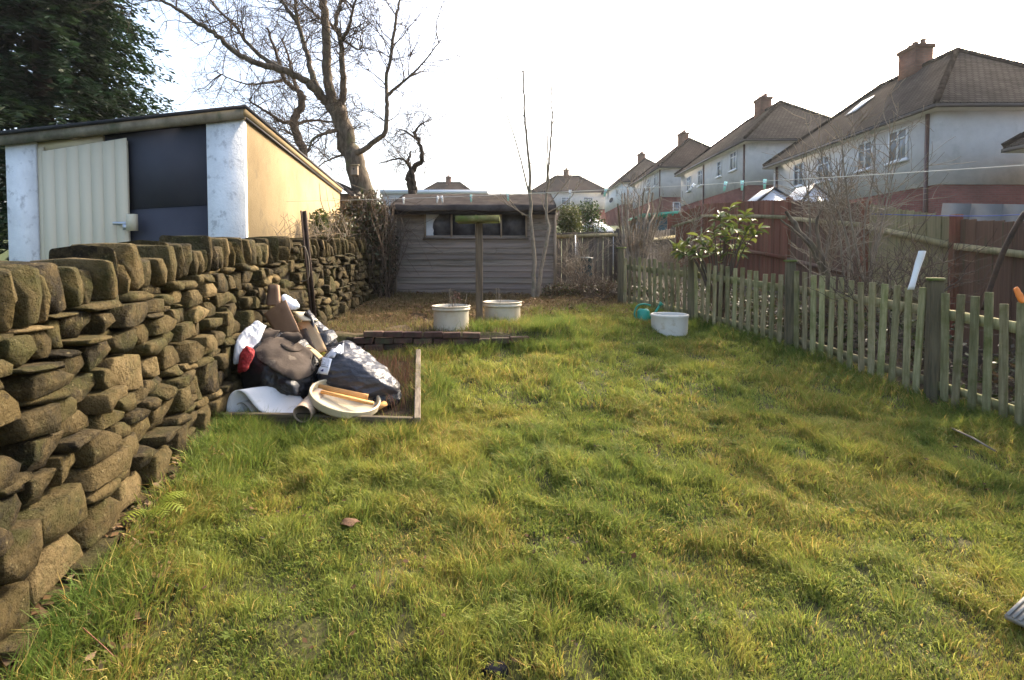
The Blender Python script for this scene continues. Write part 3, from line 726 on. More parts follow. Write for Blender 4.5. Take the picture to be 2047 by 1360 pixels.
# inner core of the wall, coloured dark to shade the gaps between stones
m = MB(); vv = []; ss = np.linspace(.4, s_end, 40)
for q in ss:
    x, y, a = wall_at(q); nx, ny = math.sin(a), -math.cos(a); g = gz1(x, y) - .1; tp = wall_top(y) - COPE_H * .75
    for off, z in ((-.10, g), (-.19, tp), (-.40, tp), (-.50, g)): vv.append((x + nx * off, y + ny * off, z))
ff = []
for i in range(len(ss) - 1):
    for k in range(4): ff.append((i * 4 + k, i * 4 + (k + 1) % 4, (i + 1) * 4 + (k + 1) % 4, (i + 1) * 4 + k))
ff.append((0, 1, 2, 3)); ff.append(tuple((len(ss) - 1) * 4 + k for k in (3, 2, 1, 0)))
m.add(vv, ff); m.build('dark_gap_core', MAT['core'], wroot)
# ================================================================== GARAGE (left, behind the wall)
A = Vector((-2.84, 5.6, 0)); B = Vector((-3.72, 11.4, 0)); Cc = Vector((-5.80, 6.0, 0)); D = Cc + (B - A)
fdir = (A - Cc).normalized(); fn = Vector((fdir.y, -fdir.x, 0))          # front normal, towards the camera
sdir = (B - A).normalized(); sn = Vector((sdir.y, -sdir.x, 0))           # side normal, to the right
GZ = .35
zA = P(490, 237, 5.6).z; zC = P(10, 292, 6.0).z; zB = zA - .05
gar = thing('garage', (-4.3, 8.3, .5), 'flat roofed rendered garage with ochre side wall behind the stone wall', 'garage')
def slab(m, a, b, z0a, z1a, z0b, z1b, n, t0, t1):
    """upright panel from a to b with its own heights at both ends, between offsets t0 and t1 along n"""
    v = []
    for p, z0, z1 in ((a, z0a, z1a), (b, z0b, z1b)):
        for t in (t0, t1):
            for z in (z0, z1): v.append((p.x + n.x * t, p.y + n.y * t, z))
    return m.add(v, BOXF)
def fpt(px):      # point on the front line under a photo column
    q = on_plane(px, 400, A, fn); return Vector((q.x, q.y, 0))
def topz(p):
    t = (p - Cc).dot(fdir) / (A - Cc).length
    return zC + (zA - zC) * t
def front_panel(name, pxa, pxb, mat_, t0, t1, drop=0, parent=gar, z0=GZ, label=None):
    a, b = fpt(pxa), fpt(pxb); m = MB()
    slab(m, a, b, z0, topz(a) - drop, z0, topz(b) - drop, -sdir, t0, t1)
    o = m.build(name, mat_, parent)
    if label: o['label'] = label
    return o
front_panel('pillar', 14, 74, MAT['white_render'], -.25, 0)
front_panel('pillar', 415, 490.2, MAT['white_render'], -.07, 0)
front_panel('lintel_gap', 74.2, 414.8, MAT['gutter'], -.5, -.12)
# slate grey hardboard infill of two sheets
a, b = fpt(205), fpt(414.5); m = MB()
sz = P(340, 416, 5.85).z
slab(m, a, b, sz + .004 - .03, topz(a) - .005, sz + .004 + .02, topz(b) - .005, fn, -.11, -.05); m.build('infill_sheet', MAT['slate_paint'], gar)
m = MB(); slab(m, a, b, GZ, sz - .03, GZ, sz + .02, fn, -.11, -.058); m.build('infill_sheet', MAT['slate_paint'], gar)
front_panel('door_head', 75, 204.5, MAT['cream_wood'], -.10, -.03, .0, z0=P(140, 300, 5.95).z)
front_panel('door_jamb', 74.5, 88, MAT['cream_wood'], -.09, -.02, .06)
# door leaf of vertical tongue and groove boards, slightly proud
pxs = np.linspace(88.5, 257, 8)
m = MB(); a, b = fpt(90), fpt(256); slab(m, a, b, GZ, P(90, 306, 5.95).z, GZ, P(256, 286, 5.9).z, fn, -.02, .0)
dl = m.build('door', MAT['cream_wood'], gar)
for i in range(7):
    a, b = fpt(pxs[i] + .2), fpt(pxs[i + 1] - .2); m = MB()
    za = P(pxs[i], np.interp(pxs[i], [88, 257], [304, 283]), 5.95).z; zb = P(pxs[i + 1], np.interp(pxs[i + 1], [88, 257], [304, 283]), 5.95).z
    slab(m, a, b, GZ, za, GZ, zb, fn, .002, .010); m.build('plank', MAT['cream_wood'], dl)
h = on_plane(264, 445, A + fn * .06, fn); m = MB(); m.box(h, (.10, .05, .18), frame(fdir)); m.build('hasp_block', MAT['cream_wood'], dl)
h = on_plane(243, 447, A + fn * .05, fn); m = MB(); m.box(h, (.20, .02, .035), frame(fdir)); m.box(h + fdir * .05 + Vector((0, 0, -.04)), (.05, .03, .06), frame(fdir)); m.build('hasp', MAT['steel'], dl)
# walls
m = MB(); slab(m, A + sdir * .055, B, GZ, zA, GZ, zB, sn, -.10, .004); m.build('side_wall', MAT['yellow_render'], gar)
m = MB(); slab(m, B, D, GZ, zB, GZ, zC - .05, sdir, -.2, -.02); m.build('back_wall', MAT['white_render'], gar)
m = MB(); slab(m, Cc - sn * .02 + sdir * .1, D, GZ, zC, GZ, zC - .05, -sn, -.2, -.02); m.build('side_wall', MAT['white_render'], gar)
# roof deck, felt edge and fascia boards
ov = .07
c0, c1, c2, c3 = Cc + fn * ov - sn * .1, A + fn * ov + sn * ov, B + sn * ov + sdir * .1, D - sn * .1 + sdir * .1
def rz(p, q): return q
zz = [zC, zA, zB, zC - .05]
m = MB(); v = []
for p, z in zip((c0, c1, c2, c3), zz): v += [(p.x, p.y, z + .092), (p.x, p.y, z + .128)]
m.add(v, [(0, 2, 4, 6), (1, 7, 5, 3), (0, 1, 3, 2), (2, 3, 5, 4), (4, 5, 7, 6), (6, 7, 1, 0)]); m.build('roof', MAT['feltdark'], gar)
e = .015
def fas(name, p, q, zp, zq, n, mt, z0, z1, t):
    m = MB(); slab(m, p, q, zp + z0, zp + z1, zq + z0, zq + z1, n, -t, 0); m.build(name, mt, gar)
fas('fascia', Cc - sn * .06 + fn * .05, A + fn * .05 + sn * .03, zC, zA, fn, MAT['fascia'], -.012, .090, .05)
fas('fascia', A + sn * .055 + fn * .045, B + sn * .055, zA, zB, sn, MAT['yellow_render'], .022, .090, .05)
fas('dark_trim', A + sn * .035 - fn * .0, B + sn * .035, zA, zB, sn, MAT['gutter'], -.010, .020, .03)  # dark strip below the side fascia

# small outbuilding behind the garage
ob = thing('outbuilding', P(700, 430, 12.6), 'small brown boarded shed just behind the end of the ochre garage', 'shed')
m = MB(); m.box(P(706, 420, 12.9) + Vector((-.3, .5, -.35)), (1.1, 1.0, 1.5)); m.build('boarding', MAT['brownfence'], ob)
m = MB(); a = P(672, 362, 12.2); b = P(716, 398, 12.2)
v = [a, b, b + Vector((0, 1.4, 0)), a + Vector((0, 1.4, 0))]; v = [tuple(q) for q in v] + [tuple(q - Vector((0, 0, .07))) for q in v]
m.add(v, [(0, 1, 2, 3), (7, 6, 5, 4), (0, 4, 5, 1), (1, 5, 6, 2), (2, 6, 7, 3), (3, 7, 4, 0)]); m.build('roof', MAT['felt'], ob)

# ================================================================== SHED
SD = 9.8
sx0, sx1 = P(790, 500, SD).x, P(1110, 500, SD).x
sz0, sz1 = P(950, 592, SD).z, P(950, 412, SD).z
SDEP = 2.1
shed = thing('garden_shed', ((sx0 + sx1) / 2, SD + 1, sz0), 'weathered overlapping board garden shed with felt roof and four pane window', 'shed')
board_me = bm_mesh(cbox(.02), 'board'); board_me.materials.append(MAT['shedwood'])
NB = 15; bh = (sz1 - sz0 - .02) / NB
wx0, wx1 = P(850, 450, SD).x, P(1052, 450, SD).x
wz0, wz1 = P(950, 475, SD).z, P(950, 424, SD).z
def sboard(x0, x1, z, depth_y, ax='x'):
    tilt = Matrix.Rotation(R(-9) + rs.gauss(0, .012), 3, 'X') @ Matrix.Rotation(rs.gauss(0, .0025), 3, 'Y')
    place('board', board_me, None, shed, Vector(((x0 + x1) / 2, depth_y, z + bh / 2)), tilt, (x1 - x0, .02, bh * 1.10))
for i in range(NB):
    z = sz0 + .02 + i * bh
    if z + bh * .7 < wz0 or z + bh * .3 > wz1:
        xm = sx0 + (sx1 - sx0) * rs.choice((0, 0, 0, .63, .5)) if i < 9 else sx0
        if xm > sx0 + .1:
            sboard(sx0 + .03, xm - .002, z, SD); sboard(xm + .002, sx1 - .03, z, SD)
        else: sboard(sx0 + .03, sx1 - .03, z, SD)
    else:
        sboard(sx0 + .03, wx0 - .02, z, SD); sboard(wx1 + .02, sx1 - .03, z, SD)
# end boards (left and right sides), joined per board too
for xs, sgn in ((sx0 + .012, -1), (sx1 - .012, 1)):
    for i in range(NB):
        z = sz0 + .02 + i * bh
        M = Matrix.Rotation(math.pi / 2, 3, 'Z') @ Matrix.Rotation(R(-5) * (1 if sgn > 0 else -1), 3, 'X')
        place('board', board_me, None, shed, Vector((xs, SD + SDEP / 2 + .03, z + bh / 2)), M, (SDEP - .06, .018, bh * 1.12))
for x in (sx0, sx1):
    m = MB(); m.box((x + (.008 if x == sx0 else -.008), SD - .012, (sz0 + sz1) / 2), (.05, .05, sz1 - sz0)); m.build('corner_trim', MAT['shedtrim'], shed)
m = MB(); m.box(((sx0 + sx1) / 2, SD + SDEP, (sz0 + sz1) / 2), (sx1 - sx0 - .05, .02, sz1 - sz0)); m.build('back_boarding', MAT['shedwood'], shed)
m = MB(); m.box(((sx0 + sx1) / 2, SD + SDEP / 2 + .02, sz0 - .05), (sx1 - sx0 - .1, SDEP - .1, .14)); m.build('floor_base', MAT['postwood'], shed)
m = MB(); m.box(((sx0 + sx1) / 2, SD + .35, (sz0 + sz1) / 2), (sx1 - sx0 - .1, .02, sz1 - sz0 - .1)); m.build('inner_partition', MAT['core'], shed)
# window of four panes
px_m = [850, 903, 951.5, 1002, 1052]
for i in range(4):
    x0, x1 = P(px_m[i], 450, SD).x + .012, P(px_m[i + 1], 450, SD).x - .012
    m = MB(); m.box(((x0 + x1) / 2, SD + .012, (wz0 + wz1) / 2), (x1 - x0, .006, wz1 - wz0)); w = m.build('window_pane', MAT['dirtyglass'], shed)
    if i == 0:
        m = MB(); gxx = np.linspace(0, 1, 9); pts = []
        edge = [.55, .5, .38, .30, .27, .26, .3, .28, .3]
        for k, t in enumerate(gxx):
            zt = wz1 - .01 - t * (wz1 - wz0 - .03); pts += [(x0 + .004, SD + .004, zt), (x0 + .004 + edge[k] * (x1 - x0), SD + .004, zt)]
        pts += [(p[0], p[1] + .003, p[2]) for p in pts]; n = 18
        ff = [(2 * k, 2 * k + 1, 2 * k + 3, 2 * k + 2) for k in range(8)] + [(n + 2 * k, n + 2 * k + 2, n + 2 * k + 3, n + 2 * k + 1) for k in range(8)]
        m.add(pts, ff); m.build('milky_sheet', MAT['net'], w)
for i, q in enumerate(px_m):
    m = MB(); m.box((P(q, 450, SD).x, SD - .012, (wz0 + wz1) / 2), (.032, .05, wz1 - wz0 + .02)); m.build('mullion', MAT['shedtrim'], shed)
m = MB(); m.box(((wx0 + wx1) / 2, SD - .014, wz0 - .018), (wx1 - wx0 + .08, .07, .034)); m.build('window_sill', MAT['shedwood'], shed)
# roof: felt with gentle waves, turned down at the eave, dark fascia under it
xl, xr = P(779, 400, 9.55).x, P(1112, 400, 9.55).x
ze = P(950, 411, 9.55).z; zr = P(950, 388, 10.9).z
NX = 60; rows = [(9.52, ze - .09), (9.53, ze - .0), (9.62, ze + .03), (10.2, ze + (zr - ze) * .5 + .01), (10.85, zr - .01), (10.95, zr), (11.05, zr - .01), (12.2, ze)]
v = []; xs = np.linspace(xl, xr, NX)
for k, (yy, z_) in enumerate(rows):
    w = .012 * (fbm(xs, np.full(NX, k * .8), 3.5, 9) - .5) * 2 * (2.0 if k == 0 else 1)
    for i in range(NX): v.append((xs[i], yy + (w[i] * .5 if k < 2 else 0), z_ + w[i]))
nv = len(v); v2 = v + [(p[0], p[1] + .012, p[2] - .02) for p in v]
ff = []
for k in range(len(rows) - 1):
    for i in range(NX - 1):
        a = k * NX + i; ff.append((a, a + 1, a + NX + 1, a + NX)); ff.append((nv + a, nv + a + NX, nv + a + NX + 1, nv + a + 1))
for k in range(len(rows) - 1):
    for i in (0, NX - 1):
        a = k * NX + i; ff.append((a, a + NX, nv + a + NX, nv + a))
for i in range(NX - 1): ff.append((i, nv + i, nv + i + 1, i + 1))
m = MB(); m.add(v2, ff); m.build('felt_roof', MAT['felt'], shed)
m = MB(); m.box(((xl + xr) / 2, 9.575, ze - .085), (xr - xl - .02, .03, .15)); m.build('fascia', MAT['feltdark'], shed)
for x in (sx0 + .02, sx1 - .02):
    m = MB(); m.add([(x - .01, SD, sz1 - .02), (x - .01, SD + SDEP, sz1 - .02), (x - .01, 10.95, zr - .04), (x + .01, SD, sz1 - .02), (x + .01, SD + SDEP, sz1 - .02), (x + .01, 10.95, zr - .04)],
                    [(0, 1, 2), (5, 4, 3), (0, 3, 4, 1), (1, 4, 5, 2), (2, 5, 3, 0)]); m.build('gable_board', MAT['shedwood'], shed)

# ================================================================== BIRD TABLE
bd = 6.75
bt = thing('bird_table', P(958, 645, bd), 'wooden bird table with mossy tray on a square post before the shed', 'bird table')
b0 = P(958, 650, bd); b1 = P(958.5, 447, bd)
me = cboxmesh('post', .085, .085, b1.z - b0.z + .05, .006)
place('post', me, MAT['tablepost'], bt, Vector((b0.x, bd, (b0.z + b1.z) / 2 - .02)), Matrix.Rotation(R(8), 3, 'Z'))
t = P(956, 445, bd); tw = P(998, 440, bd).x - P(915, 440, bd).x
M = Matrix.Rotation(R(-1), 3, 'Y')
m = MB(); m.box(t + Vector((0, 0, .012)), (tw, .36, .022), M); m.build('tray_floor', MAT['mosswood'], bt)
for dy in (-.185, .185):
    m = MB(); m.box(t + Vector((0, dy, .036)), (tw + .02, .022, .075), M); m.build('tray_rim', MAT['mosswood'], bt)
for dx in (-tw / 2 - .0, tw / 2):
    m = MB(); m.box(t + Vector((dx, 0, .034)), (.02, .344, .066), M); m.build('tray_rim', MAT['mosswood'], bt)

# ================================================================== TUBS
def tub(name, pxl, pxr, py0, py1, d, label, stalks):
    c = P((pxl + pxr) / 2, py1, d); r1 = (P(pxr, py0, d).x - P(pxl, py0, d).x) / 2
    h = P(0, py0, d).z - P(0, py1, d).z
    rt = thing(name, c, label, 'tub', 'old tubs by the bird table')
    m = MB(); r0 = r1 * .91
    m.lathe([(0, .002), (r0, .002), (r0 + .004, .02), (r1 - .018, h * .80), (r1 - .016, h * .82), (r1, h * .83), (r1, h * .90), (r1 - .004, h * .905), (r1 - .004, h * .97), (r1 + .004, h * .975), (r1 + .004, h), (r1 - .012, h + .003), (r1 - .02, h * .9), (r1 - .03, h * .7)], c, 40)
    m.build('tub_wall', MAT['tub'], rt, smooth=False)
    for p in rt.children[0].data.polygons: p.use_smooth = True
    m = MB(); m.lathe([(0, h * .86), (r1 * .5, h * .85), (r1 - .025, h * .84)], c, 24); m.build('soil', MAT['soil'], rt, smooth=True)
    for i in range(stalks):
        m = MB()
        a = rs.uniform(0, 6.28); q = rs.uniform(0, r1 * .8); p0 = c + Vector((math.cos(a) * q, math.sin(a) * q, h * .82)); L = rs.uniform(.06, .24)
        p1 = p0 + Vector((rs.uniform(-.05, .05), rs.uniform(-.05, .05), L)); p2 = p1 + Vector((rs.uniform(-.06, .06), rs.uniform(-.04, .04), rs.uniform(-.03, .05)))
        m.tube(cr([p0, p1, p2], 4), [.004, .0035, .003, .003, .003, .003, .003, .002, .002], 4)
        m.build('dead_stalk', MAT['twigpale'], rt)
    # head of withered petals
    return rt, c, h, r1
t1, c, h, r1 = tub('plastic_tub', 864, 940, 611, 659, 6.45, 'stained white tub with dead stalks, left of the bird table post', 9)
m = MB()
for i in range(60):
    p = c + Vector((rs.gauss(.07, .025), rs.gauss(0, .02), h + .12 + rs.gauss(0, .03))); a = Vector((rs.gauss(0, 1), rs.gauss(0, 1), rs.gauss(0, 1))).normalized() * .018; b_ = a.orthogonal().normalized() * .008
    m.add([p - a, p - b_, p + a, p + b_], [(0, 1, 2, 3)], (.13, .07, .05))
m.build('withered_head', MAT['dry'], t1)
tub('plastic_tub', 966, 1043, 603, 655, 7.0, 'stained white tub, right of and behind the bird table post', 5)

# ================================================================== BRICK EDGE OF THE TERRACE
be = thing('brick_edging', (-.7, 6.05, gz1(-.7, 5.9)), 'low two course red brick edging across the end of the lawn', 'edging')
brick_me = cboxmesh('brick', .212, .10, .066, .007)
brick_me.materials.append(MAT['brick'])
for row in range(3):
    x = -1.80 + row * .11
    xe = (-.2, .1, -.25)[row]
    while x < xe:
        yb = float(brick_y(x)) - .03
        zt = .775 + .012 * math.sin(x * 3) - .02 * max(0, x)
        z = zt - .033 - (2 - row) * .075
        if rs.random() > .05 + (.12 if row == 2 and x > .1 else 0):
            place('brick', brick_me, None, be, Vector((x + rs.uniform(-.006, .006), yb + rs.uniform(-.012, .012) + (0 if row == 2 else .01), z + rs.uniform(-.005, .005))),
                  Matrix.Rotation(rs.gauss(0.1, .03), 3, 'Z') @ Matrix.Rotation(rs.gauss(0, .02), 3, 'Y'), (rs.uniform(.94, 1.03), rs.uniform(.95, 1.05), rs.uniform(.95, 1.03)))
        x += .222
m = MB(); m.beam((-1.9, float(brick_y(-1.9)) + .05, .60), (.0, float(brick_y(.0)) + .05, .60), .06, .22); m.build('mortar_backing', MAT['core'], be)

# ================================================================== RAISED BED
bed = thing('raised_bed_frame', (-1.5, 4.3, gz1(-1.5, 4.3)), 'bleached timber frame of a raised bed under the rubbish heap', 'bed frame')
def bedboard(p, q, h, th, mt='darkbed'):
    p = Vector(p); q = Vector(q); g0, g1 = gz1(p.x, p.y), gz1(q.x, q.y)
    M = frame(Vector((q.x - p.x, q.y - p.y, g1 - g0)))
    L = (Vector((q.x - p.x, q.y - p.y, g1 - g0))).length
    me = cboxmesh('bed_board', L, th, h, .006)
    place('bed_board', me, MAT[mt], bed, Vector(((p.x + q.x) / 2, (p.y + q.y) / 2, (g0 + g1) / 2 + h / 2 - .03)), M)
bedboard((-2.24, BED_Y, 0), (-1.56, BED_Y - .01, 0), .155, .05)
bedboard((-1.54, BED_Y - .005, 0), (-.765, BED_Y, 0), .145, .05)
bedboard((-.73, BED_Y - .03, 0), (-1.03, 5.74, 0), .15, .052, 'bedwood')
x, y = sample(2200, -1.75, -.85, 4.35, 5.6, lambda x, y: in_bed(x, y) & (y > 4.3)); k = len(x)
grass_object('bed_stalks', [blades(x, y, rng.uniform(.06, .24, k), rng.uniform(.003, .007, k), np.clip(rng.normal(.5, .35, k), .05, 1.6), rng.random(k) * 6.28,
    np.array([(.16, .075, .045), (.20, .12, .07), (.10, .055, .035), (.09, .085, .03)])[rng.integers(0, 4, k)] * rng.uniform(.7, 1.2, k)[:, None])], 'dead reddish brown stalks standing in the raised bed', 'dry')
# ================================================================== RUBBISH HEAP
def lump(pts, sub=4, smooth=3, amp=.02, freq=7, seed=0, stretch=(1, 1, 1), ridge=True, fine=1.0):
    bm = bmesh.new()
    for p in pts: bm.verts.new(p)
    r = bmesh.ops.convex_hull(bm, input=bm.verts[:])
    bmesh.ops.delete(bm, geom=[v for v in bm.verts if not v.link_faces], context='VERTS')
    for i in range(sub):
        bmesh.ops.subdivide_edges(bm, edges=bm.edges[:], cuts=1, use_grid_fill=True)
        if i < 2: bmesh.ops.smooth_vert(bm, verts=bm.verts[:], factor=.35, use_axis_x=True, use_axis_y=True, use_axis_z=True)
    for i in range(smooth):
        bmesh.ops.smooth_vert(bm, verts=bm.verts[:], factor=.5, use_axis_x=True, use_axis_y=True, use_axis_z=True)
    bm.normal_update()
    o = Vector((seed * 3.1, seed * 7.7, seed * 1.3)); st = Vector(stretch)
    new = []
    for v in bm.verts:
        q = Vector((v.co.x * st.x, v.co.y * st.y, v.co.z * st.z)) * freq + o
        w = mnoise.noise(q * .5) * .8
        if ridge:
            w += (1 - 2.2 * abs(mnoise.noise(q))) * .7 + (1 - 2.2 * abs(mnoise.noise(q * 2.3))) * .35 + ((.5 - abs(mnoise.noise(q * 5))) * .30 + (.5 - abs(mnoise.noise(Vector((q.x * 9, q.y * 4, q.z * 3))))) * .22) * fine
        else:
            w += mnoise.noise(q) * .6
        new.append(v.co + v.normal * w * amp)
    for v, c in zip(bm.verts, new): v.co = c
    bmesh.ops.recalc_face_normals(bm, faces=bm.faces[:])
    return bm
def bag(name, pts, mt, label, cat, **k):
    bm = lump(pts, **k)
    bv = BVHTree.FromBMesh(bm)
    c = sum((Vector(p) for p in pts), Vector()) / len(pts)
    base = Vector((c.x, c.y, min(p[2] for p in pts)))
    for v in bm.verts: v.co -= base
    o = place(name, bm_mesh(bm, name, True), mt, None, base)
    return tag(o, label, cat), bv
def sheet(name, grid, th, mt, parent=None, label=None, cat=None, n=5, jit=0, seed=0, smooth=True, edge=None):
    """thick bent sheet through a coarse grid of points"""
    g = np.array([[tuple(p) for p in row] for row in grid], float)
    a = np.stack([cr(row, n) for row in g]); b = np.stack([cr(a[:, j], n) for j in range(a.shape[1])], 1)
    nr, nc = b.shape[:2]
    if jit:
        for i in range(nr):
            for j in range(nc):
                b[i, j] += np.array(mnoise.noise_vector(Vector(b[i, j]) * 9 + Vector((seed, 0, 0)))) * jit
    du = np.gradient(b, axis=1); dv = np.gradient(b, axis=0)
    nn = np.cross(du, dv); nn /= np.linalg.norm(nn, axis=2, keepdims=True) + 1e-9
    v = np.concatenate([b.reshape(-1, 3), (b - nn * th).reshape(-1, 3)])
    idx = np.arange(nr * nc).reshape(nr, nc); k = nr * nc
    q = np.stack([idx[:-1, :-1], idx[:-1, 1:], idx[1:, 1:], idx[1:, :-1]], -1).reshape(-1, 4)
    ff = [tuple(x) for x in q] + [tuple(x[::-1] + k) for x in q]
    bd = list(idx[0, :]) + list(idx[1:, -1]) + list(idx[-1, -2::-1]) + list(idx[-2:0, 0])
    for i in range(len(bd)):
        p, r_ = bd[i], bd[(i + 1) % len(bd)]; ff.append((r_, p, p + k, r_ + k))
    m = MB(); m.add(v, ff)
    org = None if parent is not None else Vector(b.reshape(-1, 3).mean(0))
    o = m.build(name, mt, parent, org, smooth=False)
    if label: tag(o, label, cat)
    return o
g_ = lambda px, py, d: P(px, py, d)
# black bag on the left of the heap
bb, bb_bvh = bag('bin_bag', [g_(474, 765, 4.36), g_(480, 705, 4.42), g_(515, 662, 4.6), g_(565, 655, 4.8), g_(612, 680, 4.8), g_(642, 718, 4.7), g_(640, 775, 4.5), g_(605, 815, 4.38),
    g_(540, 818, 4.3), g_(490, 800, 4.3), g_(545, 745, 4.27), g_(590, 750, 4.3), g_(540, 690, 4.9), g_(620, 700, 5.2), g_(600, 780, 5.1), g_(520, 770, 4.8)],
    MAT['binbag'], 'full black bin bag lying against the stone wall under grey board', 'bag', sub=5, smooth=2, amp=.018, freq=6, seed=3)
def drape(bv, pxg, off):
    out = []
    for row in pxg:
        r_ = []
        for px, py in row:
            d = ray(px, py); h = bv.ray_cast(Vector((0, 0, EYE)), d.normalized())
            if h[0] is None:
                q = bv.find_nearest(P(px, py, 4.45)); r_.append(q[0] + q[1] * off)
            else: r_.append(h[0] - d.normalized() * off)
        out.append(r_)
    return out
pg = []
top = [(512, 702), (540, 672), (575, 660), (600, 672), (622, 695), (642, 716)]
bot = [(515, 716), (535, 730), (560, 748), (590, 762), (615, 752), (638, 735)]
for t in np.linspace(0, 1, 7):
    pg.append([(a[0] * (1 - t) + b[0] * t, a[1] * (1 - t) + b[1] * t) for a, b in zip(top, bot)])
sheet('damp_board', drape(bb_bvh, pg, .035), .008, MAT['dampboard'], None, 'torn damp grey brown board draped over the black bin bag', 'board', n=4, jit=.02, seed=4)
bag('netting_sack', [g_(476, 748, 4.26), g_(478, 705, 4.30), g_(492, 688, 4.36), g_(510, 700, 4.34), g_(507, 722, 4.26), g_(490, 746, 4.22), g_(497, 715, 4.5), g_(487, 735, 4.42)], MAT['redmesh'],
    'red netting sack squeezed beside the black bin bag', 'sack', sub=5, smooth=2, amp=.012, freq=8, seed=5)
bag('plastic_sack', [g_(465, 735, 4.32), g_(467, 692, 4.36), g_(488, 662, 4.5), g_(511, 638, 4.6), g_(536, 650, 4.66), g_(520, 676, 4.55), g_(499, 702, 4.44), g_(484, 728, 4.36), g_(500, 676, 4.66), g_(520, 660, 4.72)], MAT['whitebag'],
    'crumpled white plastic sack standing behind the red netting', 'sack', sub=5, smooth=2, amp=.020, freq=6, seed=6, stretch=(1.6, 1, .7))
# cardboard
sheet('cardboard_strip', [[g_(536, 612, 5.1), g_(541, 571, 5.25)], [g_(562, 612, 5.02), g_(559, 571, 5.17)]], .03, MAT['card'], None, 'narrow upright cardboard flap topmost on the rubbish heap', 'cardboard', n=4)
sheet('cardboard_box_side', [[g_(526, 628, 4.98), g_(540, 650, 4.93), g_(553, 672, 4.88)], [g_(549, 612, 4.94), g_(563, 640, 4.88), g_(577, 669, 4.83)], [g_(571, 599, 4.93), g_(585, 632, 4.86), g_(599, 664, 4.8)]], .012, MAT['card'], None,
      'large brown cardboard box side leaning in the middle of the heap', 'cardboard', n=4, jit=.006)
sheet('cream_board', [[g_(584, 622, 5.15), g_(604, 640, 4.95)], [g_(612, 624, 5.2), g_(636, 640, 5.0)]], .012, MAT['cream'], None, 'flat cream board on top of the heap catching the sun', 'board', n=3)
sheet('sunlit_tone_carton', [[g_(592, 646, 5.05), g_(614, 678, 4.88), g_(632, 706, 4.72)], [g_(624, 640, 5.0), g_(640, 672, 4.86), g_(653, 700, 4.72)]], .015, MAT['cardlit'], None, 'cardboard carton panel painted in a sunlit tone behind the grey rubble sack', 'cardboard', n=4, jit=.004)  # lit face of the carton, its sunlight painted in
sheet('carton_hole_shade', [[g_(586, 664, 4.97), g_(612, 698, 4.75)], [g_(612, 656, 4.93), g_(630, 700, 4.72)]], .012, MAT['dampboard'], None, 'dark sheet standing for the shaded hole of the open carton', 'cardboard', n=3)  # dark sheet painted where the carton opening only lies in shade
sheet('curved_card_edge', [[g_(579, 662, 4.88), g_(600, 684, 4.76), g_(622, 702, 4.66), g_(640, 720, 4.58)], [g_(583, 658, 4.95), g_(606, 679, 4.84), g_(628, 697, 4.74), g_(646, 713, 4.66)]], .012, MAT['cardlit'], None, 'curved cardboard strip painted in a sunlit tone, edging the damp grey board', 'cardboard', n=4)  # bright edge, the sun on it painted into the colour
bag('plastic_wrapping', [g_(560, 592, 5.15), g_(569, 588, 5.15), g_(594, 603, 5.1), g_(599, 614, 5.05), g_(583, 621, 5.0), g_(572, 606, 5.02), g_(580, 600, 5.3), g_(590, 612, 5.3)], MAT['bluewhite'],
    'crumpled blue and white plastic wrapping at the top of the heap', 'wrapping', sub=5, smooth=2, amp=.018, freq=8, seed=8)
bag('bin_bag', [g_(600, 618, 5.25), g_(612, 616, 5.2), g_(640, 650, 5.15), g_(668, 668, 5.1), g_(682, 690, 5.1), g_(650, 710, 5.0), g_(628, 690, 5.0), g_(620, 650, 5.05), g_(640, 660, 5.5), g_(660, 700, 5.5)], MAT['greybag'],
    'grey plastic bag behind the sunlit toned carton at the back of the heap', 'bag', sub=4, amp=.016, freq=9, seed=9)
# big grey rubble sack on the right
gb, gb_bvh = bag('rubble_sack', [g_(630, 752, 4.42), g_(640, 712, 4.55), g_(660, 690, 4.62), g_(686, 669, 4.75), g_(700, 676, 4.75), g_(738, 704, 4.7), g_(775, 740, 4.6), g_(800, 768, 4.5), g_(797, 785, 4.45), g_(770, 800, 4.42),
    g_(700, 775, 4.36), g_(660, 768, 4.38), g_(690, 730, 4.40), g_(730, 745, 4.36), g_(700, 720, 5.2), g_(780, 770, 5.1), g_(660, 745, 5.1), g_(790, 800, 4.9), g_(650, 800, 4.8)],
    MAT['greybag'], 'shiny dark grey rubble sack slumped on the right of the heap', 'sack', sub=5, smooth=3, amp=.028, freq=4.5, seed=12, stretch=(.6, 1, 1.6), fine=.25)
def patch(bv, quad, nx, ny, off):
    (a, b, c, d) = [np.array(q, float) for q in quad]; g = []
    for i in range(ny):
        t = i / (ny - 1); r_ = []
        for j in range(nx):
            s_ = j / (nx - 1); q = (a * (1 - s_) + b * s_) * (1 - t) + (d * (1 - s_) + c * s_) * t; r_.append((q[0], q[1]))
        g.append(r_)
    return drape(bv, g, off)
sheet('sack_panel', patch(gb_bvh, [(684, 671), (692, 674), (668, 716), (641, 711)], 4, 6, .010), .004, MAT['whitebag'], gb, None, None, n=2)
lb = sheet('sack_label', patch(gb_bvh, [(638, 713), (664, 718), (655, 750), (629, 746)], 5, 5, .012), .004, MAT['paper'], gb, None, None, n=2)
sheet('print_block', patch(gb_bvh, [(640, 737), (647, 738.5), (646, 743), (639, 742)], 3, 3, .019), .002, MAT['ink'], lb, None, None, n=1)
for i in range(5):
    y = 717 + i * 3.6; sheet('print_line', patch(gb_bvh, [(643 - i * .6, y), (658 - i * .6, y + 2.6), (657.8 - i * .6, y + 3.6), (642.8 - i * .6, y + 1)], 3, 2, .019), .001, MAT['greyroof'], lb, None, None, n=1)
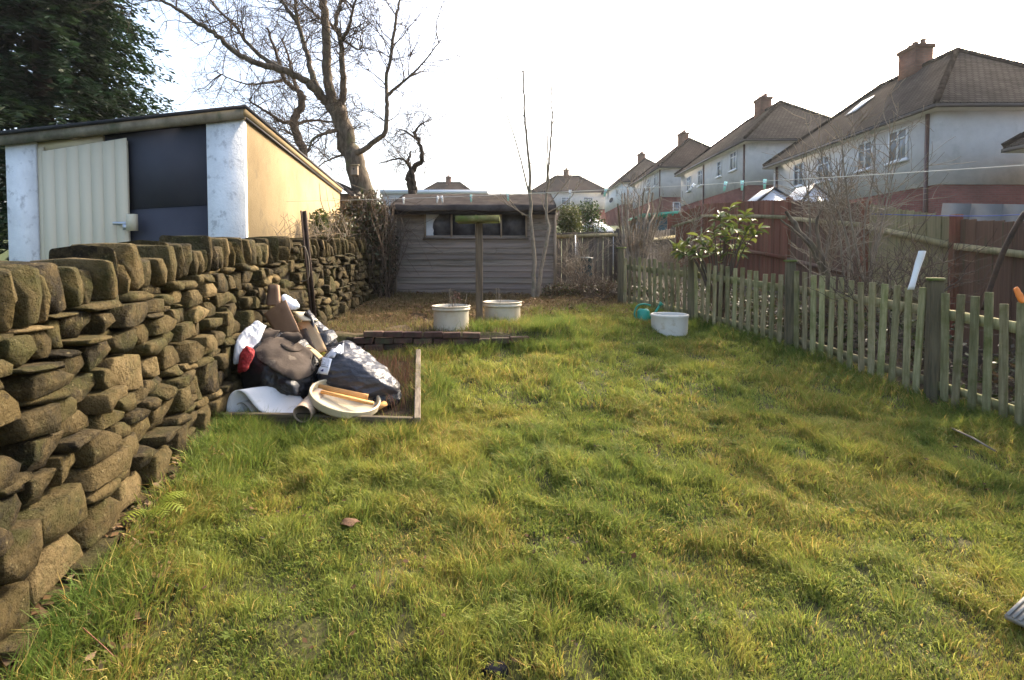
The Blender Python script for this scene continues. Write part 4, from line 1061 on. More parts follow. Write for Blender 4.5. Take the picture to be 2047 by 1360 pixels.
bag('bin_bag', [g_(745, 790, 4.4), g_(800, 770, 4.5), g_(806, 790, 4.48), g_(800, 815, 4.42), g_(770, 825, 4.38), g_(740, 812, 4.38), g_(780, 800, 4.7), g_(750, 800, 4.7)], MAT['binbag'], 'small black bag under the right end of the rubble sack', 'bag', sub=4, amp=.014, freq=9, seed=14)
bag('bin_bag', [g_(590, 800, 4.5), g_(640, 770, 4.55), g_(665, 775, 4.5), g_(660, 815, 4.45), g_(610, 825, 4.42), g_(630, 800, 4.8), g_(600, 815, 4.75)], MAT['binbag'], 'flat black bag between the two big bags at the heap foot', 'bag', sub=4, amp=.012, freq=9, seed=15)
# rolled vinyl sheet
prof = [(452, 832, 4.12), (454, 806, 4.12), (461, 788, 4.12), (474, 780, 4.13), (488, 786, 4.13), (502, 803, 4.12), (518, 820, 4.10), (540, 832, 4.08)]
ax = [Vector((0, 0, 0)), Vector((.15, .12, .0)), Vector((.30, .24, -.03))]
sheet('vinyl_sheet', [[P(*q) + a for q in prof] for a in ax], .006, MAT['lino'], None, 'white vinyl flooring sheet curled into an arch at the heap foot', 'sheet', n=6)
prof2 = [(466, 830, 4.16), (470, 812, 4.16), (482, 804, 4.16), (494, 812, 4.15), (506, 828, 4.13)]
sheet('vinyl_offcut', [[P(*q) + a for q in prof2] for a in (Vector((0, 0, 0)), Vector((.13, .16, .01)))], .005, MAT['linoback'], None, 'grey backed vinyl offcut curled inside the white sheet', 'sheet', n=5)
sheet('vinyl_strip', [[g_(548, 830, 4.13), g_(588, 812, 4.25)], [g_(575, 834, 4.1), g_(612, 818, 4.22)]], .006, MAT['lino'], None, 'white vinyl strip lying left of the tube', 'sheet', n=3)
# loose torn pieces among the heap
for (quad, mt_, lab) in (
    ([(556, 676, 4.74), (598, 664, 4.72), (606, 676, 4.62), (560, 690, 4.60)], 'dampboard', 'torn grey board strip lying across the top of the black bag'),
    ([(512, 676, 4.62), (536, 656, 4.70), (560, 664, 4.62), (530, 690, 4.48)], 'dampboard', 'crumpled dark brown paper beside the white sack'),
    ([(640, 668, 4.9), (662, 660, 5.0), (676, 676, 4.92), (652, 690, 4.8)], 'binbag', 'loose black plastic flap behind the sack label'),
    ([(609, 630, 5.08), (616, 618, 5.15), (640, 650, 5.0), (628, 655, 4.95)], 'binbag', 'black plastic strip hanging over the cream board'),
    ([(556, 756, 4.28), (600, 770, 4.28), (596, 790, 4.24), (552, 770, 4.26)], 'binbag', 'loose fold of black plastic on the front of the black bag')):
    q = [P(*z) for z in quad]; mid = lambda a, b: (a + b) / 2
    sheet('torn_piece', [[q[0], mid(q[0], q[1]) + Vector((0, 0, .015)), q[1]], [mid(q[0], q[3]), sum(q, Vector()) / 4 + Vector((0, -.03, .02)), mid(q[1], q[2])], [q[3], mid(q[3], q[2]) - Vector((0, 0, .012)), q[2]]], .006, MAT[mt_], None, lab, 'scrap', n=5, jit=.022, seed=len(lab))
# tube
p0 = g_(604, 828, 3.98); p1 = g_(634, 797, 4.25)
ax_ = (p1 - p0).normalized(); M = ax_.to_track_quat('Z', 'Y').to_matrix(); L = (p1 - p0).length * 1.15; rr = .072
tb = thing('cardboard_tube', p0 - Vector((0, 0, rr)), 'beige hollow tube end towards the camera at the foot of the heap', 'tube')
m = MB(); m.lathe([(rr, 0), (rr, L), (rr - .006, L), (rr - .006, 0), (rr, 0)], p0, 32, M=M); o = m.build('tube_wall', MAT['tube'], tb)
for p in o.data.polygons: p.use_smooth = False
# round shallow lid with two battens
c = g_(688, 803, 4.26); nrm = Vector((.30, -.14, .94)).normalized(); M = nrm.to_track_quat('Z', 'Y').to_matrix()
lid = thing('round_cover', c - Vector((0, 0, .1)), 'round cream shallow cover tilted against the rubble sack', 'cover')
rl = .285
Msq = M @ Matrix.Rotation(R(20), 3, 'Z')
m = MB(); m.lathe([(0, .0), (rl * .97, .0), (rl, .012), (rl, .062), (rl - .01, .066), (rl - .018, .06), (rl - .02, .012), (0, .008)], c, 48, M=M); o = m.build('cover_shell', MAT['cream'], lid, smooth=True)
o.data.polygons.foreach_set('use_smooth', np.zeros(len(o.data.polygons), bool))
p0 = g_(624, 773, 4.34); p1 = g_(735, 796, 4.30)
m = MB(); m.beam(p0, p1, .02, .06, nrm); tag(m.build('wood_batten', MAT['rawwood'], None, p0), 'wider orange softwood batten lying across the cream lid', 'batten', 'battens on the lid')
p0 = g_(642, 783, 4.22); p1 = g_(746, 807, 4.18)
m = MB(); m.beam(p0, p1, .03, .02, nrm); tag(m.build('wood_batten', MAT['rawwood'], None, p0), 'thin orange softwood batten lying lower across the cream lid', 'batten', 'battens on the lid')
p0 = g_(752, 816, 4.27); p1 = g_(771, 806, 4.33)
m = MB(); m.beam(p0, p1, .05, .03); tag(m.build('wood_offcut', MAT['rawwood'], None, p0), 'short orange wood offcut on the bed frame beside the lid', 'offcut')

# ================================================================== IRON POST
ip = thing('iron_post', P(622, 640, 6.0), 'dark leaning iron post standing in front of the stone wall', 'post')
p0, p1 = P(624, 645, 6.0), P(603, 422, 6.15)
p0.x = max(p0.x, wall_x(6.0) + .05)
t = (p1 - p0); M = frame(t, (0, 1, 0)); m = MB()
m.box((p0 + p1) / 2, (t.length, .012, .055), M); m.box((p0 + p1) / 2 + M @ Vector((0, .026, .0215)), (t.length, .04, .012), M); m.build('angle_bar', MAT['iron'], ip)
m = MB(); cc = p0 * .45 + p1 * .55
ll = [cc + Vector((-.10, -.02, .12)), cc + Vector((.0, -.05, .16)), cc + Vector((.05, -.06, .0)), cc + Vector((.04, -.05, -.2)), cc + Vector((-.05, -.04, -.24))]
m.tube(cr(ll, 6), .007, 6); m.build('wire_loop', MAT['twigpale'], ip)

# ================================================================== WHITE POT AND WATERING CAN
pc = P(1338, 668, 6.9); pc.z = min(pc.z, gz1(pc.x, pc.y)); r1 = (P(1374, 630, 6.9).x - P(1301, 630, 6.9).x) / 2
hh = P(1338, 628, 6.9).z - pc.z
pot = thing('round_pot', pc, 'round white glazed pot half sunk in grass before the picket fence', 'pot')
m = MB(); m.lathe([(r1 * .94, -.05), (r1 * .97, hh * .5), (r1 * .985, hh * .84), (r1, hh * .87), (r1 + .006, hh * .95), (r1, hh), (r1 - .014, hh + .004), (r1 - .026, hh * .98), (r1 - .03, hh * .3)], pc, 48); m.build('pot_wall', MAT['pot'], pot, smooth=True)
m = MB(); m.lathe([(0, hh * .86), (r1 - .03, hh * .85)], pc, 24); m.build('soil', MAT['soil'], pot)
wc = P(1286, 640, 7.35); wc.z = gz1(wc.x, wc.y)
can = thing('watering_can', wc, 'teal plastic watering can in the grass behind the white pot', 'watering can')
m = MB(); m.lathe([(0, 0), (.085, 0), (.09, .02), (.085, .17), (.06, .2), (.03, .205)], wc, 24); m.build('body', MAT['teal'], can, smooth=True)
m = MB(); m.tube(cr([wc + Vector((-.08, 0, .03)), wc + Vector((-.125, 0, .12)), wc + Vector((-.09, 0, .235)), wc + Vector((.0, 0, .27)), wc + Vector((.10, 0, .25))], 6), .013, 8); m.build('handle', MAT['teal'], can, smooth=True)
m = MB(); m.tube([wc + Vector((.06, -.02, .05)), wc + Vector((.16, -.04, .16)), wc + Vector((.21, -.05, .25))], [.022, .016, .014], 8); m.build('spout', MAT['teal'], can, smooth=True)
m = MB(); q = wc + Vector((.21, -.05, .25)); m.tube([q, q + Vector((.03, -.01, .04))], [.016, .035], 12); m.build('rose', MAT['teal'], can)

# ================================================================== PICKET FENCE
pf = thing('picket_fence', FENCE_POSTS[2], 'low algae green picket fence along the right of the lawn', 'fence')
POST_TOP = [497, 505, 524, 561]
PD = [8.8, 7.45, 6.06, 4.6]
for i, fp in enumerate(FENCE_POSTS):
    zt = P(0, POST_TOP[i], PD[i]).z if i < 4 else (1.30, 1.14)[i - 4]
    g = gz1(fp.x, fp.y) - .1
    me = cboxmesh('post', .10, .10, zt - g, .008)
    M = Matrix.Rotation(R(-18), 3, 'Z') @ Matrix.Rotation(rs.gauss(0, .012), 3, 'X')
    o = place('post', me, MAT['postwood'], pf, Vector((fp.x, fp.y, (zt + g) / 2)), M)
    m = MB(); m.box((fp.x, fp.y, zt + .012), (.13, .13, .022), M); m.build('post_cap', MAT['mosswood'], o)
pick_me = cboxmesh('picket', .062, .018, 1.0, .004); pick_me.materials.append(MAT['picket'])
PT = [(1255, 514, 8.68), (1370, 527, 7.55), (1395, 524, 7.33), (1562, 548, 6.16), (1594, 546, 5.96), (1845, 577, 4.68)]
ptop = sorted([(P(*q).y, P(*q).z) for q in PT]); ptop = [(1.6, ptop[0][1] - .31), (3.1, ptop[0][1] - .15)] + ptop
for i in range(5):
    a, b = FENCE_POSTS[i], FENCE_POSTS[i + 1]
    a2, b2 = Vector((a.x, a.y, 0)), Vector((b.x, b.y, 0)); L = (b2 - a2).length; u = (b2 - a2) / L; nn = Vector((u.y, -u.x, 0))   # towards the lawn
    if nn.x > 0: nn = -nn
    zt = lambda p: float(np.interp(p.y, [q[0] for q in ptop], [q[1] for q in ptop]))
    for fr, hh_ in ((.80, .085), (.16, .075)):
        pa, pb = a2 + u * .05, b2 - u * .05
        za = gz1(pa.x, pa.y) + (zt(pa) - gz1(pa.x, pa.y)) * fr; zb = gz1(pb.x, pb.y) + (zt(pb) - gz1(pb.x, pb.y)) * fr
        m = MB(); m.beam((pa.x - nn.x * .012, pa.y - nn.y * .012, za), (pb.x - nn.x * .012, pb.y - nn.y * .012, zb), .03, hh_); m.build('rail', MAT['picket'], pf)
    n = int(L / .110); st = L / n
    for k in range(n):
        if k == 0 : continue
        q = a2 + u * (st * (k + .0) + rs.gauss(0, .004)); top_ = zt(q) + rs.gauss(0, .014); bot_ = gz1(q.x, q.y) + rs.uniform(.0, .05)
        M = Matrix.Rotation(math.atan2(u.y, u.x), 3, 'Z') @ Matrix.Rotation(rs.gauss(0, .020), 3, 'Y') @ Matrix.Rotation(rs.gauss(0, .015), 3, 'X')
        place('picket', pick_me, None, pf, Vector((q.x + nn.x * .016, q.y + nn.y * .016, (top_ + bot_) / 2)), M, (rs.uniform(.92, 1.08), 1, top_ - bot_))
# chicken wire behind the pickets, horizontal strands
for z_ in (.22, .38, .54, .70):
    m = MB(); pts = []
    for y in np.linspace(3.2, 7.4, 60):
        x = float(fence_x(y)) + .06; pts.append((x, y, gz1(x, y) + z_ + .01 * math.sin(y * 40)))
    m.tube(pts, .0014, 4); m.build('wire_strand', MAT['wire'], pf)

# ================================================================== TALL BOARD FENCES BEYOND
fb_me = {}
def board_fence(name, label, segs, bw=.115, gap=.0, rail=.30):
    """segs: (pxa, topa, pxb, topb, x or depth function, material, height)"""
    root = None
    for (a, b, za, zb, mt, hgt) in segs:
        a = Vector(a); b = Vector(b)
        if root is None: root = thing(name, Vector((a.x, a.y, gz1(a.x, a.y))), label, 'fence')
        if mt.name not in fb_me:
            me = cboxmesh('fence_board', 1, .018, 1.0, .003); me.materials.append(mt); fb_me[mt.name] = me
        me = fb_me[mt.name]
        L = (b - a).length; u = (b - a) / L; n = max(1, int(L / bw)); st = L / n
        nn = Vector((u.y, -u.x, 0))
        if nn.dot(-a) < 0: nn = -nn
        for k in range(n):
            q = a + u * (st * (k + .5)); zt = za + (zb - za) * (k + .5) / n + rs.gauss(0, .006); bot = gz1(q.x, q.y) - .03
            place('fence_board', me, None, root, Vector((q.x + nn.x * (.008 if k % 2 else 0), q.y + nn.y * (.008 if k % 2 else 0), (zt + bot) / 2)), Matrix.Rotation(math.atan2(u.y, u.x), 3, 'Z'), (st * (1.06 - gap), 1, zt - bot))
        for fr in (rail, 1.15):
            m = MB(); m.beam((a.x + nn.x * .045, a.y + nn.y * .045, za - fr), (b.x + nn.x * .045, b.y + nn.y * .045, zb - fr), .05, .075); m.build('rail', mt if fr > 1 else MAT['olivefence'], root)
        g = gz1(b.x, b.y) - .05
        me2 = cboxmesh('post', .1, .1, zb + .05 - g, .006)
        place('post', me2, MAT['redfence'] if mt is not MAT['greyfence'] else MAT['greyfence'], root, Vector((b.x + nn.x * .02, b.y + nn.y * .02, (zb + .05 + g) / 2)), Matrix.Rotation(math.atan2(u.y, u.x), 3, 'Z'))
    return root
XF = 5.5
def fp_(px, top): 
    d = XF / ray(px, 450).x; q = P(px, top, d); return Vector((q.x, q.y, 0)), q.z
def run(cols):
    out = []
    for (pa, ta, pb, tb, mt) in cols:
        a, za = fp_(pa, ta); b, zb = fp_(pb, tb); out.append((a, b, za, zb, mt, 0))
    return out
e0, ez = fp_(1405, 408)
end = Vector((P(1338, 430, e0.y + .05).x, e0.y + .05, 0))
board_fence('board_fence', 'tall close boarded red, brown and olive fence beyond the picket fence',
    [(e0 + Vector((-.06, 0, 0)), end, ez - .05, P(1338, 432, e0.y).z, MAT['redfence'], 0)] +
    run([(1405, 408, 1480, 404, MAT['redfence']), (1480, 403, 1580, 400, MAT['redfence']), (1580, 402, 1735, 406, MAT['brownfence']), (1735, 408, 1915, 437, MAT['olivefence']), (1919, 437, 2140, 450, MAT['brownfence']), (2140, 450, 2500, 480, MAT['redfence'])]), rail=.34)
a = P(1112, 466, 11.3); b = P(1236, 462, 11.6)
board_fence('old_board_fence', 'old grey brown vertical board fence right of the shed', [(Vector((a.x, a.y, 0)), Vector((b.x, b.y, 0)), a.z, b.z, MAT['greyfence'], 0)], gap=.18, rail=.08)
a = P(1242, 470, 11.0); b = P(1345, 458, 14.0)
board_fence('old_board_fence', 'old grey brown fence behind the pruned shrub', [(Vector((a.x, a.y, 0)), Vector((b.x, b.y, 0)), a.z, b.z, MAT['greyfence'], 0)], gap=.12, rail=.2)
gw = thing('grey_panel_wall', P(1950, 470, 8.4), 'plain grey panel fence showing above the boards at the far right', 'fence')
a, b = P(1872, 407, 8.2), P(2060, 410, 7.0); ax2 = Vector((b.x - a.x, b.y - a.y, 0)); nseg = 3
for i in range(nseg):
    p = a + (b - a) * (i / nseg); q = a + (b - a) * ((i + 1) / nseg)
    m = MB(); m.beam((p.x, p.y, p.z - .9), (q.x - ax2.x * .003, q.y - ax2.y * .003, q.z - .9), .04, 1.8); m.build('panel', MAT['greyroof'], gw)

# ================================================================== BITS AROUND THE FENCE
# white strip tied to the fence
c0, c1, c2 = P(1836, 502, 4.62), P(1826, 540, 4.62), P(1815, 580, 4.60)
wv = Vector((.085, .02, 0))
sheet('plastic_strip', [[c0, c1, c2], [c0 + wv * .5 + Vector((0, -.015, 0)), c1 + wv * .5 + Vector((0, -.015, 0)), c2 + wv * .5], [c0 + wv, c1 + wv * .85, c2 + wv * .8]], .004, MAT['peg_white'], None, 'white plastic strip sticking up beside the near fence post', 'strip', n=5, jit=.006)
m = MB(); m.tube(cr([P(1966, 620, 4.9), P(1985, 560, 4.9), P(2012, 490, 4.85), P(2046, 430, 4.8), P(2062, 424, 4.8)], 6), .022, 8)
tag(m.build('metal_pole', MAT['iron'], None, P(1966, 640, 4.9)), 'dark bent metal pole leaning by the right hand fence', 'pole')
bag('orange_scrap', [P(2022, 572, 3.95), P(2032, 566, 3.95), P(2045, 585, 3.95), P(2056, 612, 3.95), P(2040, 612, 3.95), P(2030, 595, 3.95), P(2040, 590, 4.02)], MAT['orange'], 'orange plastic scrap hanging at the far right of the fence', 'scrap', sub=3, amp=.004, freq=20, seed=2)
m = MB(); m.tube(cr([P(1742, 428, 6.3), P(1850, 431, 5.9), P(1960, 432, 5.5), P(2075, 428, 5.1)], 6), .0045, 6)
tag(m.build('blue_rope', MAT['bluecord'], None, P(1742, 430, 6.3)), 'thin blue rope strung in front of the board fence', 'rope')
m = MB(); q0 = P(1900, 848, 3.9); q1 = P(1990, 880, 3.55); q0.z = gz1(q0.x, q0.y) + .05; q1.z = gz1(q1.x, q1.y) + .05
m.tube([q0, (q0 + q1) / 2 + Vector((0, 0, .01)), q1], [.007, .008, .006], 6); tag(m.build('stick', MAT['twigpale'], None, q0), 'thin pale stick lying in the grass near the right fence', 'stick')
q = P(2075, 1212, 2.12); q.z = gz1(q.x, q.y) + .07
pl = thing('ribbed_board', q, 'pale ribbed board corner lying in the grass at lower right', 'board')
Mq = Matrix.Rotation(R(28), 3, 'Z') @ Matrix.Rotation(R(-6), 3, 'Y')
m = MB(); m.box(q, (.30, .11, .018), Mq); m.build('board_base', MAT['slab'], pl)
for i in range(6):
    m = MB(); m.box(q + Mq @ Vector((0, -.046 + i * .0185, .012)), (.296, .010, .008), Mq); m.build('rib', MAT['slab'], pl)
# bits on the lawn
c = P(697, 1043, 2.75); c.z = gz1(c.x, c.y) + .035
sheet('fallen_leaf', [[c + Vector((-.045, -.01, .0)), c + Vector((-.03, .03, .012)), c + Vector((.0, .05, .0))], [c + Vector((-.01, -.04, .012)), c + Vector((0, 0, .022)), c + Vector((.03, .03, .008))], [c + Vector((.03, -.04, 0)), c + Vector((.045, -.01, .01)), c + Vector((.055, .02, -.004))]], .0015,
      mat('brown_leaf', (.10, .058, .036), (.15, .09, .055), 30, .8, .3, spec=.1), None, 'single large brown leaf lying on the lawn at left centre', 'leaf', n=3)
c = P(990, 1336, 1.93); c.z = gz1(c.x, c.y) + .005
bag('dark_hollow_lump', [c + Vector((math.cos(a) * .05, math.sin(a) * .035, z)) for a in np.linspace(0, 5.5, 7) for z in (-.025, .022)], plain('black_hollow_tone', (.012, .012, .015), .95, 0, .05), 'small black lump standing for a dark hollow in the grass at the bottom centre', 'stone', sub=3, amp=.006, freq=20, seed=1)  # dark hollow built as a black lump, its shade put into the colour
m = MB(); m.tube(cr([P(165, 1255, 1.95), P(215, 1300, 1.93), P(262, 1350, 1.92)], 5), [.002] * 11, 6); tag(m.build('red_stem', mat('red_stem_bark', (.17, .06, .03), (.22, .09, .05), 10, .6, .1), None, P(215, 1340, 1.93)), 'thin reddish bramble stem by the foot of the wall', 'stem')
# fern at the foot of the wall
fr = P(300, 1010, 2.75); fr.z = gz1(fr.x, fr.y)
fern = thing('fern', fr, 'small bright yellow green fern at the foot of the stone wall', 'fern')
for k in range(7):
    a = rs.uniform(-2.2, 1.6); L = rs.uniform(.12, .2); m = MB(); pts = []
    for t in np.linspace(0, 1, 12): pts.append(fr + Vector((math.cos(a) * L * t, math.sin(a) * L * t, .03 + L * (.9 * t - .75 * t * t))))
    side = Vector((-math.sin(a), math.cos(a), 0))
    for i in range(1, 12):
        w = .042 * math.sin(math.pi * (1 - i / 12.5)) + .004
        for sg in (-1, 1):
            p = pts[i]; fwd = (pts[i] - pts[i - 1]); q = p + side * sg * w + fwd * .6 + Vector((0, 0, -.008))
            m.add([p - fwd * .3, p + fwd * .3, q + fwd * .2, q - fwd * .1], [(0, 1, 2, 3)], (.20, .24, .03))
    m.build('frond', MAT['foliage'], fern)
# ================================================================== HOUSES
def add_uv(o):
    me = o.data; uv = me.uv_layers.new(name='UVMap'); vs = me.vertices
    for p in me.polygons:
        n = p.normal; u = Vector((-n.y, n.x, 0))
        if u.length < 1e-3: u = Vector((1, 0, 0))
        u.normalize(); w = n.cross(u)
        for li in p.loop_indices:
            c = vs[me.loops[li].vertex_index].co; uv.data[li].uv = (c.dot(u), c.dot(w))
def bx(m, x0, x1, y0, y1, z0, z1):
    return m.box(((x0 + x1) / 2, (y0 + y1) / 2, (z0 + z1) / 2), (x1 - x0, y1 - y0, z1 - z0))
def window(root, side, p, w, h, bars=1):
    """side '-x' (face towards the garden) or '-y' (face towards the camera); p = centre on the wall face"""
    ex = lambda a, b, t0, t1, z0, z1: (bx(MB(), p.x - t1, p.x - t0, p.y + a, p.y + b, p.z + z0, p.z + z1) if side == '-x' else bx(MB(), p.x + a, p.x + b, p.y - t1, p.y - t0, p.z + z0, p.z + z1))
    pane = ex(-w / 2, w / 2, -.02, .02, -h / 2, h / 2).build('window', MAT['glass'], root)
    t = .06
    for a, b, z0, z1 in ((-w / 2, w / 2, h / 2 - t, h / 2), (-w / 2, w / 2, -h / 2, -h / 2 + t), (-w / 2, -w / 2 + t, -h / 2 + t, h / 2 - t), (w / 2 - t, w / 2, -h / 2 + t, h / 2 - t)):
        ex(a, b, .022, .07, z0, z1).build('frame', MAT['upvc'], pane)
    for i in range(bars):
        q = -w / 2 + w * (i + 1) / (bars + 1); ex(q - .03, q + .03, .022, .065, -h / 2 + t, h / 2 - t).build('mullion', MAT['upvc'], pane)
    ex(-w / 2 + t, w / 2 - t, .022, .06, h * .18, h * .18 + .05).build('transom', MAT['upvc'], pane)
    ex(-w / 2 - .08, w / 2 + .08, .022, .14, -h / 2 - .08, -h / 2 - .001).build('sill', MAT['upvc'], pane)
def house(label, x0, x1, y0, y1, zg, eave=5.15, brick=2.54, rise=3.3, wins=(), wall='render', roof='rooftile', chim=(.5,), pipes=(), skylights=(), front_wins=(), name='semi_detached_house'):
    root = thing(name, ((x0 + x1) / 2, (y0 + y1) / 2, zg), label, 'house', 'hip roofed houses behind the gardens')
    zb, ze = zg + brick, zg + eave
    bx(MB(), x0, x1, y0, y1, zg - 1.2, zb).build('brick_wall', MAT['housebrick'], root); add_uv(root.children[-1] if False else bpy.data.objects[[c.name for c in root.children if c.name.startswith('brick_wall')][0]])
    bx(MB(), x0 - .03, x1 + .03, y0 - .03, y1 + .03, zb, ze).build('rendered_wall', MAT[wall], root)
    ov = .42
    X0, X1, Y0, Y1 = x0 - ov, x1 + ov, y0 - ov, y1 + ov
    wx_, wy_ = X1 - X0, Y1 - Y0
    if wy_ >= wx_:
        h_ = wx_ / 2; r0, r1 = ((X0 + X1) / 2, Y0 + h_), ((X0 + X1) / 2, Y1 - h_)
        if r1[1] <= r0[1]: r0 = r1 = ((X0 + X1) / 2, (Y0 + Y1) / 2 )
        faces = [(0, 1, 4), (1, 2, 5, 4), (2, 3, 5), (3, 0, 4, 5)]
    else:
        h_ = wy_ / 2; r0, r1 = (X0 + h_, (Y0 + Y1) / 2), (X1 - h_, (Y0 + Y1) / 2)
        faces = [(0, 1, 5, 4), (1, 2, 5), (2, 3, 4, 5), (3, 0, 4)]
    zr = ze + rise; z0 = ze + .02
    v = [(X0, Y0, z0), (X1, Y0, z0), (X1, Y1, z0), (X0, Y1, z0), (*r0, zr), (*r1, zr)]
    m = MB(); m.add(v, faces); v2 = [(a, b, c - .10) for a, b, c in v[:4]]
    m.add(v[:4] + v2, [(4, 5, 1, 0), (5, 6, 2, 1), (6, 7, 3, 2), (7, 4, 0, 3), (7, 6, 5, 4)])
    rf = m.build('roof', MAT[roof], root); add_uv(rf)
    # ridge and hip tiles
    for a, b in ((4, 5), (0, 4), (1, 4 if wy_ >= wx_ else 5), (2, 5), (3, 5 if wy_ >= wx_ else 4)):
        pa, pb = Vector(v[a]), Vector(v[b]); L = (pb - pa).length
        if L < .1: continue
        n = max(2, int(L / .45)); m = MB(); pts = [pa + (pb - pa) * (i / n) + Vector((0, 0, .02)) for i in range(n + 1)]
        for i in range(n): m.tube([pts[i], pts[i + 1] + (pts[i + 1] - pts[i]) * .06], [.10, .115], 6)
        m.build('ridge_tiles', MAT['claypot'] if roof == 'rooftilered' else MAT['rooftiledark'], rf)
    # gutters and soffit
    for a, b in (((X0, Y0), (X1, Y0)), ((X0, Y0), (X0, Y1))):
        m = MB(); m.beam((a[0], a[1], ze - .09), (b[0], b[1], ze - .09), .11, .10); m.build('gutter', MAT['gutter'], root)
    bx(MB(), X0 + .04, X1 - .04, Y0 + .04, Y1 - .04, ze - .16, ze - .085).build('soffit', MAT['render'], root)
    for f_ in chim:
        if wy_ >= wx_: c = (r0[0], r0[1] + (r1[1] - r0[1]) * f_)
        else: c = (r0[0] + (r1[0] - r0[0]) * f_, r0[1])
        m = MB(); bx(m, c[0] - .38, c[0] + .38, c[1] - .5, c[1] + .5, zr - 1.0, zr + .78); bx(m, c[0] - .44, c[0] + .44, c[1] - .56, c[1] + .56, zr + .782, zr + .95)
        ch = m.build('chimney', MAT['chimney'], root); add_uv(ch)
        for dy in (-.34, 0, .34):
            m = MB(); m.lathe([(.12, 0), (.10, .18), (.115, .20), (.115, .25), (.08, .25)], (c[0] + rs.uniform(-.06, .06), c[1] + dy, zr + .952), 12); m.build('chimney_pot', MAT['claypot'], ch)
    for (px, py, w, h, bars) in wins:
        d = (x0 - .03) / ray(px, py).x; window(root, '-x', P(px, py, d), w, h, bars)
    for (fx_, z, w, h, bars) in front_wins:
        window(root, '-y', Vector((x0 + (x1 - x0) * fx_, y0 - .03, zg + z)), w, h, bars)
    for yp in pipes:
        bx(MB(), x0 - .13, x0 - .04, yp - .045, yp + .045, zg - 1, ze - .1).build('downpipe', MAT['downpipe'], root)
    for (t, up, w, h) in skylights:      # on the slope that faces the garden
        y = Y0 + (Y1 - Y0) * t; s_ = Vector(((X1 - X0) / 2, 0, zr - z0)); L = s_.length; s_.normalize(); n = Vector((-s_.z, 0, s_.x))
        c = Vector((X0, y, z0)) + s_ * L * up
        M = Matrix((Vector((0, 1, 0)), s_, n)).transposed()
        m = MB(); m.box(c + n * .03, (w, h, .10), M); k = m.build('skylight', MAT['gutter'], rf)
        m = MB(); m.box(c + n * .084, (w - .12, h - .12, .01), M); m.build('skylight_pane', MAT['upvc'], rf)
    return root
house('nearest large house, brown hipped roof with skylight and red brick lower storey', 14.3, 21.0, 17.8, 28.8, 1.6, rise=3.15,
      wins=[(1797, 291, .95, 1.15, 1), (1731, 312, .9, 1.1, 1), (1648, 338, .95, 1.1, 1), (1598, 350, .9, 1.1, 1)], pipes=(18.15, 28.4), skylights=((.62, .62, .8, 1.1),), front_wins=((.62, 1.3, 1.2, .5, 2),))
house('second house along the row, pale render with brown hipped roof', 13.85, 21.2, 31, 43.2, 3.45,
      wins=[(1467, 322, .95, 1.15, 1), (1439, 338, .7, 1.0, 0), (1401, 356, .95, 1.1, 1), (1378, 368, .8, 1.1, 1)], pipes=(31.4, 38.0))
house('third house along the row with dark brown hipped roof', 13.2, 20.4, 46.5, 57.5, 4.6, wins=[(1311, 359, .95, 1.2, 1), (1297, 371, .95, 1.2, 1)], roof='rooftiledark', pipes=(46.9,), front_wins=((.3, 1.2, 2.4, 1.8, 3),))
house('fourth house along the row with white painted wall', 12.7, 19.8, 61, 72, 5.5, wall='whiterender', wins=[(1234, 380, .95, 1.2, 1), (1216, 386, .95, 1.2, 1)])
h4 = bpy.data.objects[[o.name for o in scene.objects if o.get('label', '').startswith('fourth house')][0]]
q = P(1223, 401, 12.5 / ray(1223, 401).x); mm = MB(); mm.lathe([(0, 0), (.2, .03), (.33, .10), (.34, .11)], q, 20, M=Vector((-.8, -.5, .3)).to_track_quat('Z', 'Y').to_matrix()); mm.build('satellite_dish', MAT['gutter'], h4)
house('cropped house at the far right edge beyond the board fence', 14.9, 22, 4.5, 15.2, -.1, eave=5.0)
house('distant house with brown roof and central chimney behind the garden shed', -16.2, -4.9, 84, 91.5, 6.0, roof='rooftiledark', front_wins=((.3, 3.8, 1.4, 1.1, 1), (.7, 3.8, 1.4, 1.1, 1)))
house('distant house with reddish dark roof and skylight right of the shed', 3.2, 14.3, 80, 87.5, 6.75, rise=3.0, roof='rooftiledark', chim=(.45,), front_wins=((.2, 3.8, 1.4, 1.1, 1), (.45, 3.8, 1.4, 1.1, 1), (.75, 3.8, 1.4, 1.1, 1)))
# flat white roofed garage far behind the shed
fg = thing('flat_roof_garage', P(868, 400, 30), 'long low flat roof with white edge behind the shed roof', 'garage')
q0, q1 = P(764, 380, 30), P(971, 380, 30)
bx(MB(), q0.x, q1.x, 30, 35, 2.5, q0.z - .22).build('wall', MAT['render'], fg); bx(MB(), q0.x - .1, q1.x + .1, 29.9, 35.1, q0.z - .218, q0.z).build('roof_edge', MAT['upvc'], fg)

# ---- garden buildings behind the fences
def gazebo(name, label, cx, py_top, py_eave, d, half, mt='upvc', posts=True):
    c = P(cx, py_eave, d); zt = P(cx, py_top, d).z; g = gz1(c.x, d + half)
    rt = thing(name, Vector((c.x, d + half, g)), label, 'gazebo')
    C0 = [(c.x - half, d), (c.x + half, d), (c.x + half, d + 2 * half), (c.x - half, d + 2 * half)]
    v = [(x, y, c.z) for x, y in C0] + [(c.x, d + half, zt)] + [(x, y, c.z - .18) for x, y in C0]
    m = MB(); m.add(v, [(0, 1, 4), (1, 2, 4), (2, 3, 4), (3, 0, 4), (5, 6, 1, 0), (6, 7, 2, 1), (7, 8, 3, 2), (8, 5, 0, 3)]); m.build('canopy', MAT[mt], rt)
    for x, y in C0:
        bx(MB(), x - .03, x + .03, y - .03, y + .03, g - .2, c.z - .1).build('leg', MAT['upvc'], rt)
